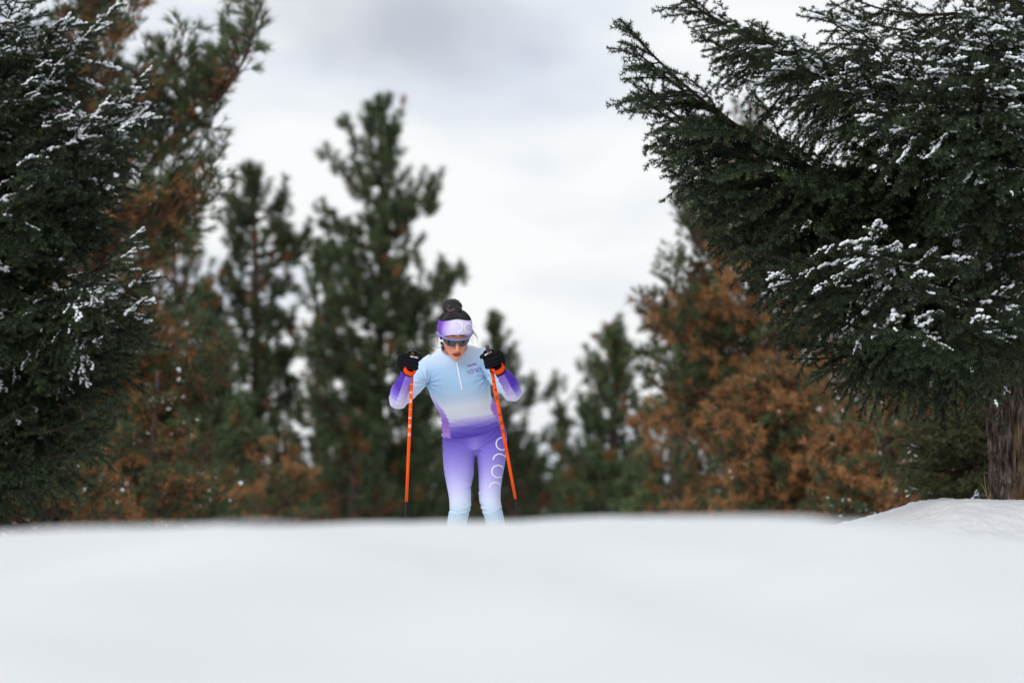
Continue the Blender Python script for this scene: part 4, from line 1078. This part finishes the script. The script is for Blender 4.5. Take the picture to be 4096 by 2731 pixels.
ppart('hair_bun', mb.mesh('hair_bun', [M_HAIR], True), hair)
ang = np.linspace(0, 2 * np.pi, 33); V, F = tube(np.array([HW((-.005 + .037 * math.cos(a), -.046 + .040 * math.sin(a), .236 - .010 * math.sin(a))) for a in ang]), .0055, 8, False)
ppart('hair_tie', mesh_np('hair_tie', V, F, [flat('hair_tie', (104, 78, 72), 0.8)], smooth=True), hair)
# band
P = head_shell(band_lo, band_hi, .0125, 10, 72)
Pi = head_shell(band_lo, band_hi, .0105, 10, 72)[::-1]
bV = np.concatenate([P.reshape(-1, 3), Pi.reshape(-1, 3)])
ax_ = np.degrees(np.arctan2(bV[:, 0], bV[:, 1]))
bandc = grad(ax_, [(-180, (120, 70, 190)), (-95, (118, 66, 186)), (-66, (124, 76, 192)), (-46, (178, 154, 224)), (-24, (212, 204, 240)), (30, (216, 206, 242)), (70, (204, 182, 236)), (180, (130, 80, 196))])
band = ppart('headband', mesh_np('headband', HW(bV), ring_faces(20, 72), [M_SUIT], col=alb(bandc), smooth=True))
# sunglasses
M_FRAME = flat('glasses_frame', (150, 146, 216), 0.35, 0.5)
M_LENS = mat('glasses_lens', (0.022, 0.026, 0.030), 0.06, spec=0.9)
na = 41; th = np.radians(np.linspace(-66, 66, na)); rows = 7
gl = np.zeros((rows, na, 3))
for j in range(na):
    x = .072 * math.sin(th[j]); y = .040 + .075 * math.cos(th[j]) - 0.0
    ztop = .1275 - .006 * (abs(th[j]) / 1.15) ** 2
    zbot = .0845 + .010 * (abs(th[j]) / 1.15) ** 4 + .026 * math.exp(-(x / .0095) ** 2) + 0.010 * max(0, abs(th[j]) - .85)
    for i in range(rows):
        k = i / (rows - 1); gl[i, j] = (x, y - 0.006 * k ** 2, ztop + (zbot - ztop) * k)
lens_o = gl.reshape(-1, 3); lens_i = gl.copy(); lens_i[..., 1] -= .002; lens_i = lens_i.reshape(-1, 3)
idx = np.arange(rows * na).reshape(rows, na)
f1 = np.stack([idx[:-1, :-1], idx[1:, :-1], idx[1:, 1:], idx[:-1, 1:]], -1).reshape(-1, 4); f2 = f1[:, ::-1] + rows * na
edge = np.concatenate([idx[0, ::-1], idx[1:, 0], idx[-1, 1:], idx[-2:0:-1, -1]]); e2 = np.roll(edge, -1)
f3 = np.stack([edge, e2, e2 + rows * na, edge + rows * na], 1)
glasses = ppart('sunglasses', mesh_np('glasses_frame', *[lambda q: (HW(q[0]), q[1])][0](tube(np.concatenate([gl[0, ::2] + np.array((0, .001, .0015))]), .0034, 8)), [M_FRAME], smooth=True))
ppart('lens', mesh_np('lens', HW(np.concatenate([lens_o, lens_i])), np.concatenate([f1, f2, f3]), [M_LENS], smooth=True), glasses)
for s_ in (-1, 1):
    e = gl[0, -1 if s_ > 0 else 0]
    V, F = tube(np.array([e + np.array((0, .002, -.010)), e + np.array((s_ * .003, 0, 0)), (s_ * .084, .045, .126), (s_ * .089, .0, .112), (s_ * .088, -.03, .100)]), [.003, .0038, .0036, .003, .003], 8)
    ppart('temple_arm', mesh_np('temple_arm', HW(V), F, [M_FRAME], smooth=True), glasses)

# loose hair strands in the wind
M_STRAND = mat('hair_strand', (0.035, 0.024, 0.018), 0.5, spec=0.4)
mb = MB()
strands = [([(1762, 1334), (1745, 1341), (1722, 1350), (1698, 1361)], .0016), ([(1762, 1344), (1735, 1349), (1715, 1357), (1705, 1364)], .0009),
           ([(1784, 1398), (1770, 1384), (1765, 1388), (1752, 1390), (1735, 1383), (1725, 1368), (1722, 1356)], .0011), ([(1740, 1401), (1725, 1391), (1713, 1378), (1704, 1365)], .0009),
           ([(1735, 1404), (1718, 1399), (1700, 1389), (1683, 1376), (1664, 1361)], .0018), ([(1722, 1408), (1700, 1392), (1672, 1378), (1650, 1370)], .0008), ([(1704, 1424), (1690, 1414), (1672, 1408), (1658, 1406)], .0012), ([(1700, 1418), (1684, 1410), (1662, 1405)], .0008),
           ([(1752, 1342), (1751, 1358), (1752, 1370)], .0014), ([(1750, 1330), (1753, 1322), (1758, 1310)], .0006), ([(1748, 1345), (1746, 1352), (1752, 1362)], .0008),
           ([(1876, 1302), (1885, 1312), (1894, 1328), (1903, 1340)], .0016), ([(1876, 1310), (1890, 1325), (1900, 1340), (1911, 1355)], .0016), ([(1878, 1318), (1893, 1332), (1905, 1345), (1911, 1368)], .0012), ([(1876, 1298), (1890, 1304), (1905, 1310)], .0007), ([(1880, 1330), (1890, 1348), (1896, 1365)], .0008), ([(1877, 1306), (1893, 1318), (1908, 1344), (1910, 1352)], .0010), ([(1884, 1355), (1890, 1368), (1895, 1375)], .0007)]
for k_, (pts, rd) in enumerate(strands):
    P = catmull(np.array([W(a, b, 19.60 + 0.02 * math.sin(k_ * 1.7 + i_)) for i_, (a, b) in enumerate(pts)]), 5)
    mb.add(*tube(P, np.linspace(rd, rd * 0.4, len(P)) * 1.35, 5))
V, F = ball(W(1766, 1372, 19.62), (.007, .012, .009), ICO2); mb.add(V, F)
ppart('hair_strand', mb.mesh('hair_strand', [M_STRAND], True), hair)

# zip
M_ZIP = flat('zip', (236, 240, 248), 0.5)
jb = BVHTree.FromPolygons([tuple(v) for v in jV], [tuple(f) for f in jF]); tbv = BVHTree.FromPolygons([tuple(v) for v in tV], [tuple(f) for f in tF])
CAMP = Vector((0, 0, CAMZ))
def on_surf(tree, px, py, off=0.002, dirv=None, org=None):
    P = Vector(W(px, py, 19.9)) if org is None else org
    d = (P - CAMP).normalized() if dirv is None else dirv
    o = P - d * 0.9
    h = tree.ray_cast(o, d, 1.6)
    if h[0] is None: return None
    return np.array(h[0] - d * off)
zp = [on_surf(jb, x, y, .002) for x, y in zip(np.linspace(1827, 1849, 22), np.linspace(1446, 1560, 22))]
zp = np.array([z for z in zp if z is not None])
if len(zp) > 3:
    ppart('zip', mesh_np('zip', *tube(zp, np.linspace(.0056, .0048, len(zp)), 8), [M_ZIP], smooth=True), jersey)

# ------------------------------------------------------------------ lettering laid on the surfaces
def text_flat(s, bold=0.0):
    cu = bpy.data.curves.new('t', 'FONT'); cu.body = s; cu.size = 1.0; cu.resolution_u = 3; cu.offset = bold
    o = bpy.data.objects.new('t', cu); COL.objects.link(o)
    dg = bpy.context.evaluated_depsgraph_get(); me = o.evaluated_get(dg).to_mesh()
    bm = bmesh.new(); bm.from_mesh(me); bmesh.ops.triangulate(bm, faces=bm.faces)
    for _ in range(4):
        lg = [e for e in bm.edges if e.calc_length() > 0.11]
        if lg: bmesh.ops.subdivide_edges(bm, edges=lg, cuts=1); bmesh.ops.triangulate(bm, faces=bm.faces)
    bm.verts.ensure_lookup_table()
    V = np.array([v.co[:2] for v in bm.verts]); F = np.array([[v.index for v in f.verts] for f in bm.faces]); bm.free()
    o.evaluated_get(dg).to_mesh_clear(); bpy.data.objects.remove(o)
    V[:, 0] -= (V[:, 0].min() + V[:, 0].max()) / 2
    return V, F
def arc(cx, cy, r, a0, a1, w, n=20):
    a = np.radians(np.linspace(a0, a1, n)); c, s = np.cos(a), np.sin(a)
    V = np.concatenate([np.stack([cx + (r - w / 2) * c, cy + (r - w / 2) * s], 1), np.stack([cx + (r + w / 2) * c, cy + (r + w / 2) * s], 1)])
    i = np.arange(n - 1); F = np.concatenate([np.stack([i, i + n, i + n + 1], 1), np.stack([i, i + n + 1, i + 1], 1)])
    return V, F
def merge2(parts):
    Vs, Fs, n = [], [], 0
    for V, F in parts:
        Vs.append(V); Fs.append(F + n); n += len(V)
    return np.concatenate(Vs), np.concatenate(Fs)
def doro(w=.2, letters='DORO'):
    """the round monogram: open D, O, R, O; unit = ring radius"""
    ps = []; x = 0
    for ch in letters:
        if ch == 'D': ps.append(arc(x - .5, 0, 1, 88, -58, w))
        elif ch == 'O': ps.append(arc(x + .35, 0, 1, 0, 360, w, 28))
        else:
            ps.append(arc(x - .35, 0.05, 1, 95, -35, w)); ps.append(arc(x + .95, -.65, .5, 175, 265, w, 8))
        x += 2.0 if ch != 'O' else 2.55
    V, F = merge2(ps); V[:, 0] -= (V[:, 0].min() + V[:, 0].max()) / 2
    return V, F
def lay(tree, VF, cx, cy, scale, angle, name, m, parent, off=0.0022, dense=True):
    """flat lettering with its centre at photo pixel cx, cy, scale px per unit, laid on a surface"""
    V, F = VF; a = R(angle)
    x = cx + scale * (V[:, 0] * math.cos(a) - V[:, 1] * math.sin(a)); y = cy - scale * (V[:, 0] * math.sin(a) + V[:, 1] * math.cos(a))
    P = [on_surf(tree, p, q_, off) for p, q_ in zip(x, y)]
    ok = np.array([p is not None for p in P]); F2 = F[ok[F].all(1)]
    if len(F2) == 0: return None
    Pv = np.array([p if p is not None else np.zeros(3) for p in P]); u, inv = np.unique(F2, return_inverse=True)
    me = mesh_np(name, Pv[u], inv.reshape(-1, 3), [m])
    return ppart(name, me, parent)
M_MAG = flat('magenta_print', (178, 20, 170), 0.6); M_PUR = flat('purple_print', (128, 44, 158), 0.6); M_WPR = flat('white_print', (232, 230, 248), 0.6); M_PALE = flat('pale_print', (250, 247, 254), 0.6)
lay(jb, text_flat('sportful', .034), 1888, 1462, 11.5, 13, 'lettering', M_MAG, jersey)
lay(jb, merge2([(arc(0, 0, 1, 0, 180, .1, 2)), ]), 1891, 1468, 2.6, 45, 'lettering', M_PUR, jersey)
lay(jb, merge2([(arc(0, 0, 1, 0, 180, .1, 2)), ]), 1891, 1468, 2.6, -45, 'lettering', M_PUR, jersey)
lay(jb, doro(.30), 1896, 1483, 6.6, 14, 'lettering', M_PUR, jersey)
bandb = BVHTree.FromPolygons([tuple(v) for v in HW(bV)], [tuple(f) for f in ring_faces(20, 72)])
lay(bandb, arc(0, 0, 1, 92, -85, .27), 1831, 1307, 19, -3, 'lettering', M_PALE, band, .003)
lay(bandb, arc(0, 0, 1, 0, 360, .26, 30), 1874, 1311, 17, -3, 'lettering', M_PALE, band, .003)
lay(tbv, doro(.22), 1997, 1850, 24.5, 81, 'lettering', M_WPR, tights)
# small print on the outside of the other thigh
def lay_dir(tree, VF, org, right, up, dirv, scale, name, m, parent):
    V, F = VF; P = []
    for v in V:
        o = Vector(org) + Vector(right) * (v[0] * scale) + Vector(up) * (v[1] * scale)
        P.append(on_surf(tree, 0, 0, .002, Vector(dirv).normalized(), o))
    ok = np.array([p is not None for p in P]); F2 = F[ok[F].all(1)]
    if len(F2) == 0: return
    Pv = np.array([p if p is not None else np.zeros(3) for p in P]); u, inv = np.unique(F2, return_inverse=True)
    ppart(name, mesh_np(name, Pv[u], inv.reshape(-1, 3), [m]), parent)
dv = Vector((0.80, 0.60, 0)); rt = Vector((0.60, -0.80, 0.0))
lay_dir(tbv, text_flat('sportful', .022), W(1781, 1890, 19.93), rt, (0, 0, 1), dv, .0155, 'lettering', M_MAG, tights)
lay_dir(tbv, doro(.22), W(1781, 1916, 19.93), rt, (0, 0, 1), dv, .0098, 'lettering', M_PUR, tights)

# ------------------------------------------------------------------ gloves and poles
M_GLOVE = mat('black_glove', (0.008, 0.008, 0.010), 0.85, spec=0.12, bump=[(300, 0.4, 0.003)])
M_ORANGE = flat('orange_lacquer', (255, 88, 4), 0.5, 0.2); M_STRAP = flat('orange_strap', (250, 72, 14), 0.7, 0.2)
M_CARBON = mat('black_carbon', (0.010, 0.011, 0.013), 0.5, spec=0.2); M_CORK = flat('cork_grip', (122, 84, 46), 0.85, 0.15, noise_mix=(160, (0.10, 0.055, 0.022), 0.5, 0.7))
M_CAP = flat('grip_cap', (58, 66, 76), 0.45, 0.4); M_BLACKP = flat('black_print', (22, 18, 18), 0.5); M_REDP = flat('red_print', (196, 22, 24), 0.5); M_WHITEP = flat('white_lettering', (240, 238, 238), 0.5)

def pole(label, topp, botp, y0, y1, side, colr):
    """straight pole seen from pixel topp (depth y0) to botp (depth y1)"""
    Tp, Bt = W(*topp, y0), W(*botp, y1); ax = unit(Bt - Tp)
    # carry on to the snow
    k = (GROUND - Tp[2]) / ax[2]; tip = Tp + ax * k
    root = thing('ski_pole', tuple(tip), label, 'ski pole', 'the two ski poles of the skier'); RL = Vector(root.location)
    def part(name, me, parent=None):
        o = bpy.data.objects.new(name, me); COL.objects.link(o); o.parent = parent or root
        if parent is None: o.matrix_basis = Matrix.Translation(-RL)
        return o
    u = unit(np.cross(ax, np.array((0, 1.0, 0)))); u = u if u[0] > 0 else -u      # to the photo's right
    v = np.cross(ax, u); v = v if v[1] < 0 else -v                                 # towards the camera
    def at(s, r=0, a=0): return Tp + ax * s + r * (u * math.cos(a) + v * math.sin(a))
    def ell(rows, n=20):
        rings = []; a = np.arange(n) * 2 * np.pi / n
        for s, ru, rv in rows: rings.append(Tp + ax * s + ru * np.cos(a)[:, None] * u + rv * np.sin(a)[:, None] * v)
        V = np.concatenate(rings); F = ring_faces(len(rows), n); i = np.arange(n); j = (i + 1) % n; b = len(V); e = (len(rows) - 1) * n
        return np.concatenate([V, [Tp + ax * rows[0][0], Tp + ax * rows[-1][0]]]), np.concatenate([F, np.stack([j, i, np.full(n, b)], 1), np.stack([e + i, e + j, np.full(n, b + 1)], 1)])
    s_or0 = 0.138; s_or1 = np.linalg.norm(W(*side['switch'], side['ys']) - Tp)
    sh = part('shaft', mesh_np('shaft', *ell([(s_or0, .0093, .0093), (s_or0 + .25, .0092, .0092), (s_or1 - .2, .0080, .0080), (s_or1, .0076, .0076)]), [M_ORANGE], smooth=True))
    part('lower_shaft', mesh_np('lower_shaft', *ell([(s_or1, .0073, .0073), (k - .05, .0050, .0050)]), [M_CARBON], smooth=True))
    part('basket', mesh_np('basket', *ell([(k - .075, .006, .006), (k - .055, .012, .010), (k - .045, .030, .022), (k - .040, .026, .02), (k - .02, .006, .006), (k, .002, .002)]), [M_CARBON], smooth=True))
    gr = part('grip', mesh_np('grip', *ell([(.012, .0085, .011), (.03, .0095, .012), (.07, .0105, .013), (.115, .0112, .013), (.130, .0108, .012)]), [M_CORK], smooth=True))
    part('grip_cap', mesh_np('grip_cap', *ell([(-.012, .0085, .010), (-.010, .0105, .014), (.004, .0100, .014), (.016, .0088, .011)]), [M_CAP], smooth=True), gr)
    part('collar_ring', mesh_np('collar_ring', *ell([(.128, .0112, .0112), (.131, .0115, .0115), (.1385, .0105, .0105)]), [M_CARBON], smooth=True), gr)
    def wrap(VF, s0, scale, rad, a0, name, m):
        V, F = VF     # x along the pole upwards, y towards the photo's left
        # refine so that the print follows the tube
        P = np.array([at(s0 - v_[0] * scale, rad, a0 + v_[1] * scale / rad) for v_ in V])
        part(name, mesh_np(name, P, F, [m]), sh)
    word = 'ONE/WAY'; sA, sB = side['text']
    for i_, ch in enumerate(word):
        V, F = text_flat(ch, .016 if ch != '/' else 0); V[:, 1] -= .36
        V = np.stack([V[:, 0] * 0.9, V[:, 1]], 1)
        wrap((V, F), sA + (sB - sA) * i_ / 6, .025, .0096, R(90), 'lettering', colr)
    if side.get('red'):
        V, F = text_flat('PREMIO 10', .01); V[:, 1] -= .36
        wrap((V, F), side['red'], .0120, .0094, R(132), 'lettering', M_REDP)
    return at, u, v, ax, part, root
plA = pole('orange ski pole with white lettering, held in the glove on the photo left', (1652, 1396), (1621, 2112), 19.40, 19.80, dict(switch=(1626, 2002), ys=19.745, text=(np.linalg.norm(W(1639, 1730, 19.6) - W(1652, 1396, 19.4)), np.linalg.norm(W(1647, 1532, 19.48) - W(1652, 1396, 19.4)))), M_WHITEP)
plB = pole('orange ski pole with black and tiny red lettering, held on the photo right', (1950, 1390), (2075, 2066), 19.40, 19.80, dict(switch=(2061, 1993), ys=19.755, text=(np.linalg.norm(W(2010, 1722, 19.59) - W(1950, 1390, 19.4)), np.linalg.norm(W(1974, 1522, 19.48) - W(1950, 1390, 19.4))), red=np.linalg.norm(W(2023, 1793, 19.63) - W(1950, 1390, 19.4))), M_BLACKP)

def glove(pl, sg, wrist, fore, name):
    """a fist closed round the grip; sg = -1 for the hand at the photo's left"""
    at, u, v, ax, part, root = pl
    uo = u * sg                       # outward
    def G(o, f, z):                   # outward, towards camera, up along the pole (from the middle of the grip)
        return at(.068) + uo * o + v * f - ax * z
    parts = []
    zs = [.032, .012, -.009, -.029]; r_ = [.0112, .0118, .0115, .0102]
    for i_, (z, r) in enumerate(zip(zs, r_)):
        sh_ = [0.0, .004, .003, -.003][i_]
        mcp = G(.048 + sh_ - .004 * (i_ == 3), .022, z + .008); pip = G(-.012 - sh_ * .5 - (.016 if i_ == 0 else 0), .034 - .004 * (i_ == 0), z + (.004 if i_ == 0 else 0)); pip2 = G(-.023 - (.016 if i_ == 0 else 0), .020, z - .002); dip = G(-.020 - (.006 if i_ == 0 else 0), -.004, z - .003); tip_ = G(.000, -.020, z - .003)
        P = catmull(np.array([G(.055, .0, z), mcp, (mcp + pip) / 2 + v * .005, pip, pip2, dip, tip_]), 4)
        rr = np.interp(np.linspace(0, 1, len(P)), [0, .2, .5, .62, .8, 1], [r * 1.05, r * 1.12, r, r * 1.06, r * .95, r * .85])
        parts.append(tube(P, rr, 12))
    # thumb: leaves the side of the palm and lies over the grip below the cap
    P = catmull(np.array([G(.045, -.022, -.012), G(.034, -.026, .012), G(.016, -.022, .034), G(-.006, -.010, .043), G(-.022, .004, .042)]), 4)
    parts.append(tube(P, np.linspace(.015, .0098, len(P)), 12))
    # back of the hand and palm
    Wp = W(*wrist)
    Cc = np.array([G(.050, .012, .036), G(.056, .010, .016), G(.056, .002, -.010), G(.050, -.006, -.034), Wp * .55 + G(.044, -.012, -.045) * .45, Wp, W(*fore)])
    wv = np.array([.018, .022, .024, .023, .022, .0255, .0285]); du = np.array([.018, .022, .025, .026, .026, .0275, .0295])
    sp = unit(np.gradient(Cc, axis=0)); Ab = unit(np.cross(sp, np.broadcast_to(uo, sp.shape))); Bb = np.cross(Ab, sp)
    parts.append(loft(Cc, Ab * wv[:, None], Bb * du[:, None], 4, 20, 2.2))
    parts.append(ball(G(.030, .014, .002), (.024, .022, .034), ICO2))
    V, F, Nn = fuse(parts, .0026, 2, 'glove_tmp')
    g_ = ppart(name, mesh_np(name, V, F, [M_GLOVE], smooth=True))
    tree = BVHTree.FromPolygons([tuple(p) for p in V], [tuple(f) for f in F])
    # strap round the wrist
    d = unit(W(*fore) - Wp); a_ = unit(np.cross(d, uo)); b_ = np.cross(a_, d)
    na_ = 36; an = np.arange(na_) * 2 * np.pi / na_
    c0 = Wp - d * .012
    rows_o = [(-.016, .0305), (-.012, .0325), (.010, .0325), (.014, .0308), (.014, .0285), (-.016, .0285)]
    rows = np.concatenate([c0 + d * (s + .010 * np.cos(an)[:, None] * 0) + r * (np.cos(an)[:, None] * a_ * 1.0 + np.sin(an)[:, None] * b_ * 1.02) for s, r in rows_o + rows_o[:1]])
    st = part('strap', mesh_np('strap', rows, ring_faces(7, na_), [M_STRAP], smooth=True))
    c1 = c0 + d * .019
    rows_o = [(-.006, .0298), (-.004, .0312), (.004, .0312), (.006, .0296), (.0, .027)]
    rows = np.concatenate([c1 + d * s + r * (np.cos(an)[:, None] * a_ + np.sin(an)[:, None] * b_) for s, r in rows_o + rows_o[:1]])
    part('strap_edge', mesh_np('strap_edge', rows, ring_faces(6, na_), [M_CARBON], smooth=True), st)
    # band joining strap and grip
    Pb = np.array([c0 - uo * .024 + v * .018, (c0 - uo * .03 + at(.115, .006, 0) ) / 2 + v * .016, at(.112) + v * .012, at(.10) + v * .010])
    part('strap_link', mesh_np('strap_link', *tube(Pb, [.008, .008, .007, .006], 8), [M_STRAP], smooth=True), st)
    return g_, tree
gA, tA = glove(plA, -1, (1637, 1484, 19.43), (1628, 1500, 19.455), 'glove')
gB, tB = glove(plB, 1, (1996, 1478, 19.43), (2006, 1494, 19.455), 'glove')
lay(tA, text_flat('sportful', .02), 1656, 1430, 10.0, -15, 'lettering', M_WHITEP, gA, .0015)
lay(tB, text_flat('sportful', .02), 1953, 1415, 10.0, 27, 'lettering', M_WHITEP, gB, .0015)

# boots and skis (behind the snow crest)
M_BOOT = flat('boot', (30, 30, 34), 0.5); M_SKI = flat('ski_top', (225, 225, 230), 0.35)
for cx, yy in ((1814, 20.06), (1986, 20.07)):
    X = float(W(cx, 2300, yy)[0]); Yc = yy
    C = np.array([(X, Yc + .010, GROUND + .19), (X, Yc + .018, GROUND + .13), (X, Yc + .005, GROUND + .075), (X, Yc - .07, GROUND + .065), (X, Yc - .15, GROUND + .055), (X, Yc - .19, GROUND + .05)])
    A = np.array([(.040, 0, 0), (.042, 0, 0), (.044, 0, 0), (.048, 0, 0), (.044, 0, 0), (.02, 0, 0)]); Bv = np.array([(0, .048, 0), (0, .055, .01), (0, .05, .055), (0, .01, .045), (0, .005, .035), (0, .0, .015)])
    ppart('boot', mesh_np('boot', *loft(C, A, Bv, 4, 20), [M_BOOT], smooth=True))
    tt = np.linspace(-1.05, .75, 40); w_ = .022 * np.clip(1 - np.maximum(0, (-tt - .85) / .2) ** 2 * .9, .1, 1)
    zz = GROUND + .018 + .10 * np.clip((-tt - .72) / .33, 0, 1) ** 2
    ring = np.array([(-1, 0), (1, 0), (1, 1), (-1, 1)])
    Vs = np.concatenate([np.stack([X + ring[:, 0] * w, np.full(4, Yc + t_), z + ring[:, 1] * .012], 1) for t_, w, z in zip(tt, w_, zz)])
    sk_ = obj('ski', mesh_np('ski', np.concatenate([Vs - np.array((X, Yc, GROUND)), [[0, tt[0], zz[0] - GROUND], [0, tt[-1], zz[-1] - GROUND]]]), ring_faces(40, 4), [M_SKI]))
    sk_.location = (X, Yc, GROUND)
    tag(sk_, 'pale cross country ski under the boot on the ' + ('left' if cx < 1900 else 'right') + ' side of the photo', 'ski', 'the two skis of the skier')
